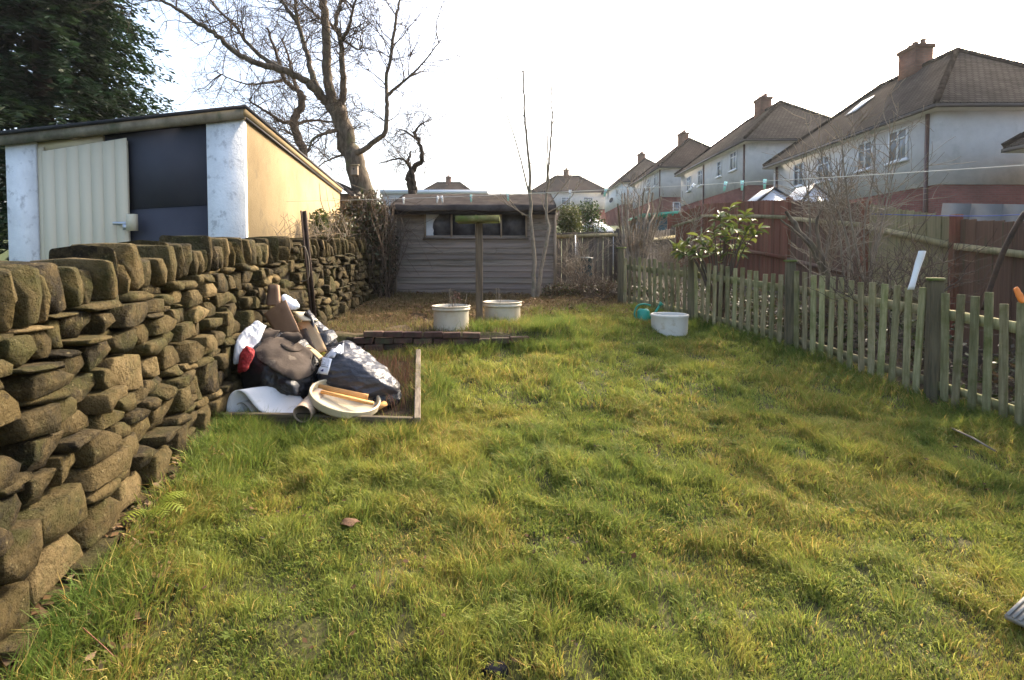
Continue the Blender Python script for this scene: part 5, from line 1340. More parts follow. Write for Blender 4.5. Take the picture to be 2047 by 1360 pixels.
gazebo('garden_gazebo', 'small white pyramid gazebo roof right of the shed', 1191, 431, 459, 15.5, .52)
def conservatory(label, pxl, pxr, py_r, py_e, d, dep=2.5, name='conservatory'):
    a, b = P(pxl, py_e, d), P(pxr, py_e, d); zr = P(pxl, py_r, d + dep / 2).z; g = gz1(a.x, d)
    rt = thing(name, Vector(((a.x + b.x) / 2, d + dep / 2, g)), label, 'conservatory'); xm = (a.x + b.x) / 2
    v = [(a.x, d, a.z), (b.x, d, a.z), (b.x, d + dep, a.z), (a.x, d + dep, a.z), (xm, d + dep * .25, zr), (xm, d + dep, zr)]
    m = MB(); m.add(v, [(0, 1, 4), (1, 2, 5, 4), (3, 0, 4, 5), (2, 3, 5)]); rf_ = m.build('roof', MAT['polyc'], rt)
    for i in range(6):
        t = (i + .5) / 6; yy = d + dep * (.25 + .75 * t)
        for xe in (a.x, b.x):
            mm = MB(); mm.beam((xe, yy, a.z + .025), (xm, yy, zr + .025), .05, .03); mm.build('glazing_bar', MAT['upvc'], rf_)
    for xe in (a.x, b.x):
        mm = MB(); mm.beam((xe, d, a.z + .03), (xm, d + dep * .25, zr + .03), .07, .05); mm.build('hip_bar', MAT['gutter'], rf_)
    n = max(3, int((b.x - a.x) / .6))
    for i in range(n + 1):
        x = a.x + (b.x - a.x) * i / n; bx(MB(), x - .04, x + .04, d - .04, d + .04, g - .2, a.z - .002).build('frame_post', MAT['upvc'], rt)
    bx(MB(), a.x + .02, b.x - .02, d - .01, d + .01, g, a.z - .1).build('glazing', MAT['glass'], rt)
    bx(MB(), a.x, b.x, d - .05, d + .05, a.z - .16, a.z - .01).build('eave_beam', MAT['upvc'], rt)
conservatory('white conservatory roof showing above the brown fence', 1516, 1592, 380, 404, 15.0, 1.0)
conservatory('larger white conservatory roof against the nearest large house', 1602, 1676, 374, 408, 14.0, 1.2)
ts = thing('teal_summerhouse', P(1318, 460, 18), 'small teal shed with light green roof edge behind the pruned shrub', 'shed')
a, b = P(1278, 432, 18), P(1358, 426, 18); g = gz1(a.x, 18)
bx(MB(), a.x + .1, b.x - .1, 18, 19.6, g - .2, a.z - .05).build('wall', MAT['greenbin'], ts); m = MB(); m.beam((a.x, 17.9, a.z), (b.x, 17.9, b.z), .12, .12); m.build('roof_edge', MAT['teal'], ts)
bx(MB(), a.x, b.x, 17.97, 19.7, a.z - .048, a.z + .03).build('roof', MAT['teal'], ts)
wb = P(1168, 566, 10.7); wb.z = gz1(wb.x, wb.y); hgt = P(1168, 514, 10.7).z - wb.z
wbt = thing('water_butt', wb, 'dark green water butt against the old fence right of the shed', 'water butt')
m = MB(); m.lathe([(0, 0), (.15, 0), (.17, .03), (.19, hgt * .5), (.17, hgt * .93), (.185, hgt * .94), (.185, hgt * .97), (.10, hgt), (0, hgt)], wb, 24); m.build('barrel', MAT['greenbin'], wbt, smooth=True)
m = MB(); m.tube([wb + Vector((0, -.16, .12)), wb + Vector((0, -.22, .12))], .012, 8); m.build('tap', MAT['gutter'], wbt)
m = MB(); m.tube([P(1151, 515, 10.7), P(1150, 470, 11.0)], .012, 6); m.build('downpipe', MAT['upvc'], wbt)
# ================================================================== BARE TREES
class Tree:
    def __init__(s, seed):
        s.r = random.Random(seed); s.trunk = MB(); s.twigs = MB()
    def limb(s, pts, r0, r1, sides=8, mb=None, n=5):
        p = cr(pts, n)
        j = np.array([[s.r.gauss(0, 1) for _ in range(3)] for _ in range(len(p))]) * min(r0 * .14, .03); j[0] = 0
        p = p + j
        rad = np.linspace(0, 1, len(p)); rad = r0 + (r1 - r0) * rad ** .8
        (mb or s.trunk).tube(p, rad, sides, cap=False)
        return p, rad
    def grow(s, p, d, L, r, level, maxl, up=.15, spread=.75, wig=.18, kids=(4, 7)):
        k = max(3, int(5 - level)); q = [np.array(p)]; dd = np.array(d) / np.linalg.norm(d); dirs = [dd]
        for i in range(k):
            dd = dd + np.array([s.r.gauss(0, wig), s.r.gauss(0, wig), s.r.gauss(0, wig) + up * .35]); dd /= np.linalg.norm(dd)
            q.append(q[-1] + dd * L / k); dirs.append(dd)
        rad = np.linspace(r, max(r * .35, .0022), k + 1)
        s.twigs.tube(np.array(q), rad, 5 if level == 0 else (4 if level == 1 else 3), cap=False)
        if level < maxl:
            for c in range(s.r.randint(*kids)):
                t = s.r.uniform(.25, 1.0); i = min(int(t * k), k - 1); f_ = t * k - i
                pos = q[i] * (1 - f_) + q[i + 1] * f_; base = dirs[i + 1]
                a = np.array([s.r.gauss(0, 1), s.r.gauss(0, 1), s.r.gauss(0, 1)]); a -= base * a.dot(base); a /= np.linalg.norm(a) + 1e-9
                nd = base * (1 - spread * .45) + a * spread * s.r.uniform(.5, 1.1)
                s.grow(pos, nd, L * s.r.uniform(.38, .66), max(r * .5, .0026), level + 1, maxl, up, spread, wig, kids)
    def clothe(s, limb, n, L, r, maxl=2, t0=.15, t1=1, up=.15, spread=.9, kids=(4, 7), wig=.18):
        p, rad = limb
        for i in range(n):
            t = s.r.uniform(t0, t1) * (len(p) - 1); j = min(int(t), len(p) - 2); f_ = t - j
            pos = p[j] * (1 - f_) + p[j + 1] * f_; base = p[j + 1] - p[j]; base = base / (np.linalg.norm(base) + 1e-9)
            a = np.array([s.r.gauss(0, 1), s.r.gauss(0, 1), s.r.gauss(0, 1)]); a -= base * a.dot(base); a /= np.linalg.norm(a) + 1e-9
            s.grow(pos, base * (1 - spread * .5) + a * spread, L * s.r.uniform(.55, 1.2), r * s.r.uniform(.7, 1.2), 0, maxl, up, spread, wig, kids)
    def finish(s, name, base, label, mt, mt2, cat='tree', group=None):
        o = thing(name, base, label, cat, group)
        s.trunk.build('trunk', mt, o, smooth=True)
        if s.twigs.n: s.twigs.build('crown', mt2, o, smooth=True)
        return o
def z2(zx, zy, d): return P(300 + zx / 3.239, zy / 3.239, d)     # readings taken from an enlarged crop
T = Tree(5); d = 13.0
base = P(742, 470, d); base.z = gz1(base.x, d) - .1
tr = T.limb([base, P(735, 415, d), z2(1315, 1050, d), z2(1265, 880, d), z2(1225, 740, d), z2(1205, 690, d)], .29, .18, 12)
tr0 = tr
lims = []
l = T.limb([z2(1240, 790, d), z2(1150, 670, d), z2(1080, 590, d - .2), z2(1000, 520, d - .3), z2(870, 455, d - .5), z2(680, 400, d - .8), z2(520, 310, d - 1.0), z2(380, 190, d - 1.2), z2(250, 110, d - 1.3), z2(60, -10, d - 1.5), z2(-90, -90, d - 1.6)], .135, .022); lims.append((l, 34))
l = T.limb([z2(870, 455, d - .5), z2(740, 380, d - .2), z2(620, 270, d), z2(560, 180, d), z2(440, 60, d + .2), z2(360, -40, d + .3), z2(270, -170, d + .3)], .06, .018); lims.append((l, 26))
l = T.limb([z2(1110, 620, d - .1), z2(1050, 500, d + .1), z2(1030, 400, d + .3), z2(1000, 290, d + .4), z2(950, 120, d + .5), z2(940, 0, d + .5), z2(950, -160, d + .6)], .085, .035); lims.append((l, 26))
l = T.limb([z2(945, 130, d + .5), z2(890, 60, d + .6), z2(850, -10, d + .7), z2(780, -150, d + .8)], .06, .03); lims.append((l, 10))
l = T.limb([z2(1225, 760, d), z2(1180, 640, d), z2(1150, 500, d), z2(1143, 300, d), z2(1130, 100, d), z2(1115, -30, d), z2(1090, -260, d)], .135, .08, 10); lims.append((l, 16))
l = T.limb([z2(1245, 800, d), z2(1240, 690, d), z2(1250, 560, d - .2), z2(1245, 400, d - .3), z2(1235, 260, d - .4), z2(1205, 150, d - .4), z2(1240, 0, d - .4), z2(1260, -150, d - .4)], .105, .03, 10); lims.append((l, 26))
l = T.limb([z2(1240, 265, d - .4), z2(1290, 170, d - .6), z2(1310, 80, d - .7), z2(1335, -10, d - .8), z2(1360, -120, d - .8)], .05, .018); lims.append((l, 14))
l = T.limb([z2(1240, 260, d - .4), z2(1180, 170, d + .4), z2(1100, 120, d + .5), z2(970, 0, d + .7), z2(860, -110, d + .8)], .042, .016); lims.append((l, 12))
l = T.limb([z2(1300, 1000, d), z2(1345, 985, d - .2), z2(1430, 935, d - .3), z2(1520, 850, d - .5), z2(1535, 700, d - .6), z2(1530, 570, d - .6), z2(1560, 350, d - .7), z2(1590, 120, d - .8), z2(1615, -10, d - .8), z2(1640, -130, d - .8)], .085, .018, 10); lims.append((l, 24))
l = T.limb([z2(1545, 615, d - .6), z2(1620, 545, d - .7), z2(1700, 480, d - .8), z2(1790, 380, d - .9), z2(1880, 260, d - 1)], .04, .012); lims.append((l, 10))
l = T.limb([z2(1225, 840, d), z2(1150, 860, d - .4), z2(1060, 900, d - .5), z2(1020, 985, d - .6)], .055, .025); lims.append((l, 12))
l = T.limb([z2(1265, 1000, d), z2(1200, 1020, d + .3), z2(1110, 1060, d + .5)], .035, .015); lims.append((l, 6))
l = T.limb([z2(1250, 260, d - .4), z2(1360, 320, d - .6), z2(1380, 200, d - .7)], .03, .01); lims.append((l, 6))
for l, n in lims: T.clothe(l, n, 1.15, .014, 2, .25, 1, kids=(4, 7))
T.clothe(tr0, 60, .8, .010, 1, .5, 1, up=.05, spread=1.2, kids=(5, 9))
T.finish('bare_tree', base, 'large bare winter tree with spreading limbs between garage and shed', MAT['barksmooth'], MAT['twig'])
# bird box on the trunk
bp = z2(1325, 1105, d - .42); bbx = thing('bird_box', bp - Vector((0, 0, .13)), 'small wooden bird box fixed on the trunk of the large bare tree', 'bird box')
me = cboxmesh('box_body', .16, .14, .22, .008); place('box_body', me, MAT['shedtrim'], bbx, bp)
m = MB(); m.box(bp + Vector((0, -.02, .125)), (.20, .20, .02), Matrix.Rotation(R(12), 3, 'X')); m.build('box_roof', MAT['postwood'], bbx)
m = MB(); m.tube([bp + Vector((0, -.069, .03)), bp + Vector((0, -.0735, .03))], .022, 12); m.build('entrance_hole', MAT['gutter'], bbx)

# second bare tree further back
T = Tree(9); d = 16.5
b2 = P(628, 470, d); b2.z = gz1(b2.x, d) - .1
tr = T.limb([b2, P(618, 380, d), P(606, 310, d), z2(930, 800, d), z2(985, 680, d), z2(970, 600, d)], .17, .10, 8)
ls = []
ls.append(T.limb([z2(970, 600, d), z2(870, 520, d), z2(840, 420, d - .5), z2(800, 300, d - .6), z2(760, 180, d - .6)], .08, .03))
ls.append(T.limb([z2(950, 790, d), z2(860, 790, d), z2(780, 740, d - .4), z2(700, 690, d - .5), z2(640, 650, d - .8)], .08, .02))
ls.append(T.limb([z2(975, 640, d), z2(920, 480, d + .5), z2(900, 380, d + .6), z2(850, 250, d + .8)], .07, .025))
ls.append(T.limb([z2(930, 810, d), z2(1050, 780, d + .4), z2(1170, 790, d + .6), z2(1290, 780, d + .8)], .06, .02))
ls.append(T.limb([z2(870, 520, d), z2(740, 540, d - .6), z2(600, 540, d - .8), z2(430, 470, d - 1)], .05, .012))
ls.append(T.limb([z2(965, 900, d), z2(880, 850, d - .3), z2(820, 830, d - .4)], .04, .02))
for l in ls: T.clothe(l, 15, 1.2, .014, 2, .15, 1, kids=(5, 7), spread=1.0)
T.clothe(tr, 16, 1.1, .013, 2, .5, 1)
T.finish('bare_tree', b2, 'bare twiggy tree behind the garage roof, left of the large tree', MAT['twig'], MAT['twig'])

# small contorted tree
T = Tree(12); d = 17.5
b3 = P(825, 470, d); b3.z = gz1(b3.x, d) - .1
tr = T.limb([b3, P(823, 400, d), z2(1690, 1230, d), z2(1672, 1140, d), z2(1700, 1095, d), z2(1755, 1040, d - .2), z2(1750, 950, d - .2), z2(1712, 860, d)], .17, .05, 10)
ls = [T.limb([z2(1712, 1240, d + .1), z2(1700, 1150, d - .1), z2(1688, 1080, d), z2(1670, 1050, d), z2(1690, 980, d)], .10, .03),
      T.limb([z2(1690, 1095, d), z2(1650, 1040, d - .3), z2(1590, 1030, d - .5), z2(1480, 1060, d - .6)], .06, .015),
      T.limb([z2(1712, 860, d), z2(1750, 810, d), z2(1800, 780, d + .3)], .05, .012), T.limb([z2(1720, 900, d), z2(1650, 850, d), z2(1590, 830, d + .3)], .045, .012)]
for l in ls: T.clothe(l, 12, .8, .012, 2, .3, 1, kids=(4, 7), wig=.3, spread=1.1)
T.clothe(tr, 18, .9, .012, 2, .6, 1, kids=(4, 7), wig=.3, spread=1.1)
T.finish('contorted_tree', b3, 'small dark contorted bare tree left of the shed roof', MAT['darkbark'], MAT['twig'])

# twin stemmed sapling in front of the shed
T = Tree(15); d = 9.25
def z8(zx, zy, d): return P(940 + zx / 3.4, 40 + zy / 3.4, d)
b4 = P(1066, 585, d); b4.z = gz1(b4.x, d)
l1 = T.limb([b4, P(1068, 520, d), P(1062, 445, d), z8(408, 1180, d), z8(402, 1000, d), z8(378, 750, d), z8(367, 560, d), z8(358, 350, d)], .042, .014, 8)
l2 = T.limb([b4 + Vector((.06, .02, 0)), P(1082, 540, d), P(1096, 460, d), z8(518, 1310, d), z8(528, 1050, d), z8(545, 850, d), z8(557, 660, d), z8(553, 440, d), z8(551, 230, d)], .038, .007, 8)
ls = [T.limb([z8(405, 1210, d), z8(345, 960, d - .1), z8(288, 760, d - .2), z8(215, 540, d - .3), z8(182, 360, d - .35), z8(185, 190, d - .35)], .017, .004, 5),
      T.limb([z8(520, 1100, d), z8(524, 880, d - .1), z8(531, 690, d - .1)], .016, .010, 5),
      T.limb([z8(392, 1335, d), z8(300, 1280, d - .1), z8(240, 1220, d - .2), z8(165, 1130, d - .3)], .012, .005, 5),
      T.limb([z8(360, 1330, d), z8(280, 1240, d - .1), z8(235, 1150, d - .1)], .010, .005, 5),
      T.limb([z8(365, 660, d), z8(320, 570, d - .1), z8(288, 480, d - .1)], .010, .004, 5),
      T.limb([z8(358, 360, d), z8(320, 280, d), z8(300, 180, d), z8(296, -20, d)], .009, .003, 5),
      T.limb([z8(360, 370, d), z8(380, 280, d), z8(400, 160, d), z8(420, 60, d)], .007, .003, 5),
      T.limb([z8(530, 1310, d), z8(600, 1270, d - .2), z8(690, 1200, d - .3), z8(730, 1100, d - .3)], .012, .005, 5),
      T.limb([z8(545, 1240, d), z8(620, 1150, d - .2), z8(690, 1060, d - .3)], .011, .004, 5),
      T.limb([z8(515, 1310, d), z8(488, 1230, d), z8(500, 1150, d)], .010, .005, 5),
      T.limb([z8(555, 700, d), z8(610, 660, d), z8(660, 500, d), z8(710, 320, d)], .007, .003, 5),
      T.limb([z8(560, 640, d), z8(600, 520, d), z8(625, 320, d)], .007, .003, 5)]
for l in ls: T.clothe(l, 4, .45, .004, 1, .3, 1, kids=(1, 3), up=.3, spread=.5)
T.clothe(l1, 9, .6, .005, 1, .5, 1, kids=(1, 3), up=.4, spread=.45); T.clothe(l2, 9, .5, .005, 1, .5, 1, kids=(1, 3), up=.4, spread=.45)
T.finish('sapling', b4, 'slender twin stemmed bare sapling growing before the right end of the shed', MAT['sapling'], MAT['sapling'])

# ================================================================== CONIFER
def conifer(base, H, Rb, label, seed, nbr=1050):
    r = np.random.default_rng(seed); rt = thing('conifer', base, label, 'tree')
    m = MB(); m.tube([base, base + Vector((0, 0, H * .5)), base + Vector((0, 0, H))], [.3, .18, .02], 8); m.build('trunk', MAT['darkbark'], rt, smooth=True)
    # one drooping spray: a spine with flat side sprigs
    Vs, Cs = [], []
    for i in range(nbr):
        t = r.random() ** .8; z = H * (.03 + .95 * t); rad = Rb * (1 - t) ** .8 * r.uniform(.78, 1.08) + .1
        a = r.random() * 6.283; ca, sa = math.cos(a), math.sin(a); out = np.array([ca, sa, 0]); tan = np.array([-sa, ca, 0])
        nseg = 15
        c = np.array([.017, .034, .014]) * r.uniform(.6, 1.5) * np.array([r.uniform(.8, 1.25), 1, r.uniform(.7, 1.2)])
        for k in range(nseg):
            u = .30 + .7 * k / (nseg - 1); p = np.array(base) + out * rad * u + np.array([0, 0, z + rad * (.10 * u - .30 * u * u)])
            w = .46 * (1.2 - u * .75)
            for q in range(5):
                sg = r.choice((-1, 1)); dr = tan * sg * r.uniform(.3, 1) + out * r.uniform(.2, .9) + np.array([0, 0, r.uniform(-.55, .1)]); dr /= np.linalg.norm(dr)
                L = w * r.uniform(.5, 1.1); wd = np.cross(dr, np.array([r.normal(0, .5), r.normal(0, .5), 1.0])); wd /= np.linalg.norm(wd) + 1e-9; wd *= L * .16
                s_ = p + np.array([r.normal(0, .05), r.normal(0, .05), r.normal(0, .05)])
                Vs.append([s_, s_ + dr * L * .55 + wd, s_ + dr * L, s_ + dr * L * .55 - wd]); Cs.append(c * r.uniform(.7, 1.35))
    V = np.array(Vs).reshape(-1, 3); n = len(Vs); m = MB(); m.add(V, np.arange(n * 4).reshape(n, 4)); cc = np.ones((n, 4, 4)); cc[:, :, :3] = np.array(Cs)[:, None, :]; m.c = [cc.reshape(-1, 4)]
    m.build('crown', MAT['foliage'], rt)
cb = P(95, 480, 14.5); cb.z = gz1(cb.x, 14.5)
conifer(cb, 14.5, 4.3, 'tall dark green conifer rising behind the garage at top left', 4, 1500)

# ================================================================== SHRUBS, HEDGES
def leafcloud(m, c, rad, n, size, cols, r, flat=0):
    u = r.normal(size=(n, 3)); u /= np.linalg.norm(u, axis=1, keepdims=True); q = u * (r.random(n) ** .45)[:, None]
    p = np.array(c) + q * np.array(rad) * (.8 + .4 * r.random((n, 1)))
    a = r.normal(size=(n, 3)); a /= np.linalg.norm(a, axis=1, keepdims=True); b = np.cross(a, r.normal(size=(n, 3))); b /= np.linalg.norm(b, axis=1, keepdims=True) + 1e-9
    s_ = size * r.uniform(.6, 1.3, n)[:, None]; a = a * s_; b = b * s_ * .5
    V = np.stack([p - a, p + b, p + a, p - b], 1).reshape(-1, 3)
    col = np.array(cols)[r.integers(0, len(cols), n)] * r.uniform(.65, 1.3, n)[:, None]
    m.add(V, np.arange(n * 4).reshape(n, 4)); cc = np.ones((n, 4, 4)); cc[:, :, :3] = col[:, None]; m.c.append(cc.reshape(-1, 4))
def bush(name, label, base, clumps, n, size, cols, seed, stems=6, matn='foliage'):
    r = np.random.default_rng(seed); rt = thing(name, base, label, 'bush')
    m = MB()
    for c, rad in clumps: leafcloud(m, c, rad, int(n / len(clumps)), size, cols, r)
    m.build('foliage', MAT[matn], rt)
    m = MB()
    for i in range(stems):
        c = clumps[i % len(clumps)][0]; m.tube(cr([base + Vector((r.normal(0, .08), r.normal(0, .08), 0)), (Vector(base) + Vector(c)) / 2 + Vector((r.normal(0, .1), r.normal(0, .1), 0)), Vector(c) + Vector((r.normal(0, .1), r.normal(0, .1), .05))], 4), np.linspace(.025, .008, 9), 5)
    m.build('stems', MAT['twig'], rt)
    return rt
GR = [(.05, .075, .018), (.07, .10, .022), (.035, .055, .015)]
c = P(1136, 436, 13.8); b = Vector((c.x, c.y, gz1(c.x, c.y))); bush('clipped_bush', 'rounded olive green bush behind the fence right of the shed roof', b, [(c, (.34, .34, .40)), (c + Vector((.05, 0, -.3)), (.36, .36, .35))], 3200, .035, [(.085, .095, .025), (.11, .115, .03), (.06, .07, .02)], 2)
c = P(1176, 425, 15.2); b = Vector((c.x, c.y, gz1(c.x, c.y))); bush('garden_bush', 'darker green bush behind the white gazebo', b, [(c, (.35, .4, .35)), (c + Vector((.1, .1, -.5)), (.5, .4, .5))], 2200, .04, GR, 3)
# bramble and ivy mass between wall end and shed
r = np.random.default_rng(21)
bb0 = P(742, 600, 9.6); bb0.z = gz1(bb0.x, 9.6)
br = thing('bramble_thicket', bb0, 'tangled brown bramble thicket filling the corner left of the shed', 'bush')
m = MB()
for i in range(520):
    px = r.uniform(694, 786); q = P(px, 600, r.uniform(9.0, 11.2)); q.z = gz1(q.x, q.y); hh_ = r.uniform(.5, 1.0) * 1.95 * (1 - .15 * abs(px - 745) / 45)
    k = q + Vector((r.normal(0, .18), r.normal(0, .2), hh_)); k += Vector((r.normal(0, .12), 0, 0)); e_ = k + Vector((r.normal(0, .4), r.normal(0, .3), r.normal(-.25, .3)))
    m.tube(cr([q, q * .4 + k * .6 + Vector((r.normal(0, .1), r.normal(0, .1), 0)), k, e_], 3), np.linspace(.008, .003, 10), 3, cap=False)
m.build('canes', MAT['twig'], br)
m = MB()
leafcloud(m, P(738, 505, 9.45), (.46, .6, 1.0), 17000, .036, [(.06, .042, .022), (.09, .06, .03), (.035, .045, .014), (.045, .03, .018), (.025, .035, .012)], r)
leafcloud(m, P(726, 440, 9.5), (.42, .6, .40), 5000, .034, [(.10, .065, .035), (.07, .05, .025), (.04, .05, .016)], r)
m.build('withered_leaves', MAT['foliage'], br)
# thin bramble stems and ivy on the end of the wall and against the ochre wall
iv = thing('ivy_shoots', P(650, 470, 8.0), 'ivy and thin bare shoots growing over the wall end against the ochre wall', 'bush')
m = MB()
for (pts, rr_) in (([(640, 475, 8.0), (648, 430, 8.05), (641, 400, 8.1), (638, 365, 8.1)], .010), ([(655, 470, 8.1), (662, 440, 8.1), (655, 400, 8.15), (651, 372, 8.2)], .007), ([(668, 470, 8.2), (672, 420, 8.2), (664, 385, 8.25)], .007),
                   ([(560, 482, 6.6), (545, 455, 6.6), (525, 440, 6.6)], .004), ([(585, 480, 6.9), (570, 440, 6.9), (548, 424, 6.9)], .004), ([(590, 480, 7.0), (600, 445, 7.0), (612, 430, 7.0)], .004), ([(640, 470, 7.6), (620, 448, 7.6), (598, 452, 7.6)], .005)):
    pp = cr([P(*q) for q in pts], 6); m.tube(pp, np.linspace(rr_, rr_ * .4, len(pp)), 5, cap=False)
for i in range(160):
    q = P(r.uniform(540, 700), r.uniform(462, 484), r.uniform(6.6, 8.6)); e_ = q + Vector((r.normal(0, .12), r.normal(0, .12), r.uniform(.02, .35)))
    m.tube(cr([q, (q + e_) / 2 + Vector((r.normal(0, .04), 0, 0)), e_], 3), np.linspace(.004, .002, 7), 3, cap=False)
m.build('shoots', MAT['twigpale'], iv)
m = MB(); leafcloud(m, P(640, 445, 8.0), (.16, .15, .22), 420, .032, [(.09, .105, .02), (.06, .08, .018), (.12, .12, .03)], r); leafcloud(m, P(672, 455, 8.4), (.3, .3, .28), 900, .026, [(.08, .06, .03), (.05, .06, .018), (.11, .08, .04)], r); leafcloud(m, P(700, 470, 8.8), (.2, .3, .3), 700, .028, [(.08, .055, .03), (.045, .05, .018)], r); m.build('ivy_leaves', MAT['foliage'], iv)

# pruned thick stemmed shrub behind the picket fence end
T = Tree(33); d = 9.6
b5 = P(1275, 580, d); b5.z = gz1(b5.x, d)
for i in range(15):
    px = 1236 + i * 6.2; top_ = rs.uniform(372, 440)
    l = T.limb([b5 + Vector((rs.gauss(0, .08), rs.gauss(0, .1), .0)), P(1270 + (px - 1275) * .4, 520, d + rs.gauss(0, .15)), P(1272 + (px - 1275) * .8, 460, d + rs.gauss(0, .2)), P(px + rs.gauss(0, 5), top_, d + rs.gauss(0, .3))], .035, .012, 6)
    T.clothe(l, 7, .45, .006, 1, .35, 1, kids=(2, 4), up=.4, spread=.7)
T.finish('pruned_shrub', b5, 'pruned grey bare shrub with thick upright stems behind the fence corner post', MAT['twigpale'], MAT['twigpale'], 'shrub')
# bare twiggy shrubs right of the laurel
def bare_shrub(label, pxc, pyb, d, spread_px, tops, seed, n=12, r0=.016, tw=14, mt='twig', L=.6):
    T = Tree(seed); b = P(pxc, pyb, d); b.z = gz1(b.x, d); r = random.Random(seed)
    for i in range(n):
        px = pxc + r.uniform(-1, 1) * spread_px; tp = r.uniform(*tops); dd = d + r.gauss(0, .25)
        l = T.limb([b + Vector((r.gauss(0, .1), r.gauss(0, .12), 0)), P(pxc + (px - pxc) * .45 + r.gauss(0, 6), pyb - (pyb - tp) * .4, dd), P(pxc + (px - pxc) * .8 + r.gauss(0, 8), pyb - (pyb - tp) * .75, dd), P(px + r.gauss(0, 8), tp, dd)], r0 * r.uniform(.6, 1.3), .004, 5)
        T.clothe(l, tw, L, .0045, 1, .25, 1, kids=(2, 4), up=.25, spread=.75)
    return T.finish('bare_shrub', b, label, MAT[mt], MAT[mt], 'shrub')
bare_shrub('bare twiggy shrub right of the laurel before the brown fence', 1640, 610, 6.6, 85, (300, 450), 41, 11, tw=9, mt='twigpale')
bare_shrub('tall bare shrub whose twigs cross the nearest house', 1725, 620, 6.1, 90, (240, 430), 42, 11, tw=8, mt='twigpale')
bare_shrub('low bare twigs before the olive fence at the right', 1860, 640, 5.6, 80, (490, 565), 43, 7, .009, 7, mt='twig', L=.4)
bare_shrub('low scrub of dead stems right of the shed', 1165, 600, 9.9, 55, (480, 570), 44, 16, .009, 10, mt='twigpale', L=.35)
bare_shrub('thin bare stems between the pruned shrub and the laurel', 1355, 600, 8.3, 45, (430, 520), 45, 12, .010, 9, mt='twigpale', L=.4)
bare_shrub('tangle of bare stems directly behind the near fence posts', 1770, 650, 5.4, 95, (520, 585), 46, 9, .009, 7, mt='twig', L=.3)
bare_shrub('spreading dead brush at the fence corner right of the shed', 1205, 612, 9.2, 55, (535, 590), 48, 18, .007, 9, mt='twig', L=.3)
c = P(1120, 590, 9.5); b = Vector((c.x, c.y, gz1(c.x, c.y))); bush('scrub_patch', 'low brown and green scrub at the right foot of the shed', b, [(b + Vector((0, 0, .1)), (.35, .3, .16)), (b + Vector((.5, .1, .1)), (.4, .3, .18)), (b + Vector((.95, .2, .12)), (.35, .35, .2))], 3600, .026, [(.10, .065, .035), (.06, .07, .02), (.13, .09, .05), (.05, .04, .022)], 9)
# fallen mossy trunk leaning behind the fence
T = Tree(47); b = P(1660, 640, 6.35); b.z = gz1(b.x, b.y)
T.limb([b, P(1655, 560, 6.35), P(1630, 505, 6.4), P(1600, 465, 6.5), P(1575, 425, 6.6)], .07, .02, 8); T.limb([P(1650, 555, 6.35), P(1640, 500, 6.3), P(1632, 450, 6.3), P(1650, 400, 6.3)], .04, .012, 6); T.limb([P(1638, 520, 6.4), P(1610, 480, 6.4), P(1560, 440, 6.5)], .03, .01, 6)
T.finish('leaning_shrub', b, 'leaning lichen grey old shrub trunk behind the picket fence post', MAT['barksmooth'], MAT['twig'], 'shrub')

# laurel with large leaves, every leaf a part
def leaf_mesh():
    ts = [0, .12, .3, .5, .7, .88, 1]; ws = [.02, .13, .22, .25, .2, .1, 0.0]; v = []; ff = []
    for t, w in zip(ts, ws):
        z = -.22 * t * t; v += [(t, -w, z + w * .35), (t, 0, z), (t, w, z + w * .35)]
    for i in range(6):
        a = i * 3
        ff += [(a, a + 3, a + 4, a + 1), (a + 1, a + 4, a + 5, a + 2)]
    m = MB(); m.add(v, ff); return m.mesh('leaf', smooth=True)
lm, t_, N_, L_, b_ = _nodes('laurel_leaf')
oi = N_.new('ShaderNodeObjectInfo'); rp = N_.new('ShaderNodeValToRGB'); rp.color_ramp.elements[0].color = (.06, .095, .02, 1); rp.color_ramp.elements[1].color = (.22, .24, .05, 1); L_.new(oi.outputs['Random'], rp.inputs[0])
L_.new(rp.outputs[0], b_.inputs['Base Color']); b_.inputs['Roughness'].default_value = .4; b_.inputs['Specular IOR Level'].default_value = .3; tr_ = N_.new('ShaderNodeBsdfTranslucent'); L_.new(rp.outputs[0], tr_.inputs[0]); ms = N_.new('ShaderNodeMixShader'); ms.inputs[0].default_value = .25
L_.new(b_.outputs[0], ms.inputs[1]); L_.new(tr_.outputs[0], ms.inputs[2]); L_.new(ms.outputs[0], N_['Material Output'].inputs[0])
lme = leaf_mesh(); lme.materials.append(lm)
lb_ = P(1440, 600, 7.2); lb_.z = gz1(lb_.x, 7.2)
lau = thing('laurel_bush', lb_, 'green laurel bush with large glossy leaves behind the picket fence', 'bush')
m = MB(); rl_ = random.Random(8); tips = []
for (px, py) in [(1346, 498), (1362, 490), (1428, 492), (1490, 475), (1350, 495), (1372, 482), (1395, 470), (1410, 488), (1425, 450), (1440, 430), (1452, 470), (1460, 415), (1478, 440), (1492, 425), (1500, 462), (1520, 455), (1480, 490), (1440, 500), (1465, 455), (1420, 475), (1452, 440), (1505, 440), (1380, 498), (1478, 505)]:
    e_ = P(px, py, 7.2 + rl_.gauss(0, .22)); k = P(1440 + (px - 1440) * .5, 545 - (545 - py) * .35, 7.2)
    pp = cr([lb_, k, e_], 5); m.tube(pp, np.linspace(.014, .005, len(pp)), 5); tips.append((e_, (e_ - k).normalized()))
m.build('branches', MAT['twig'], lau)
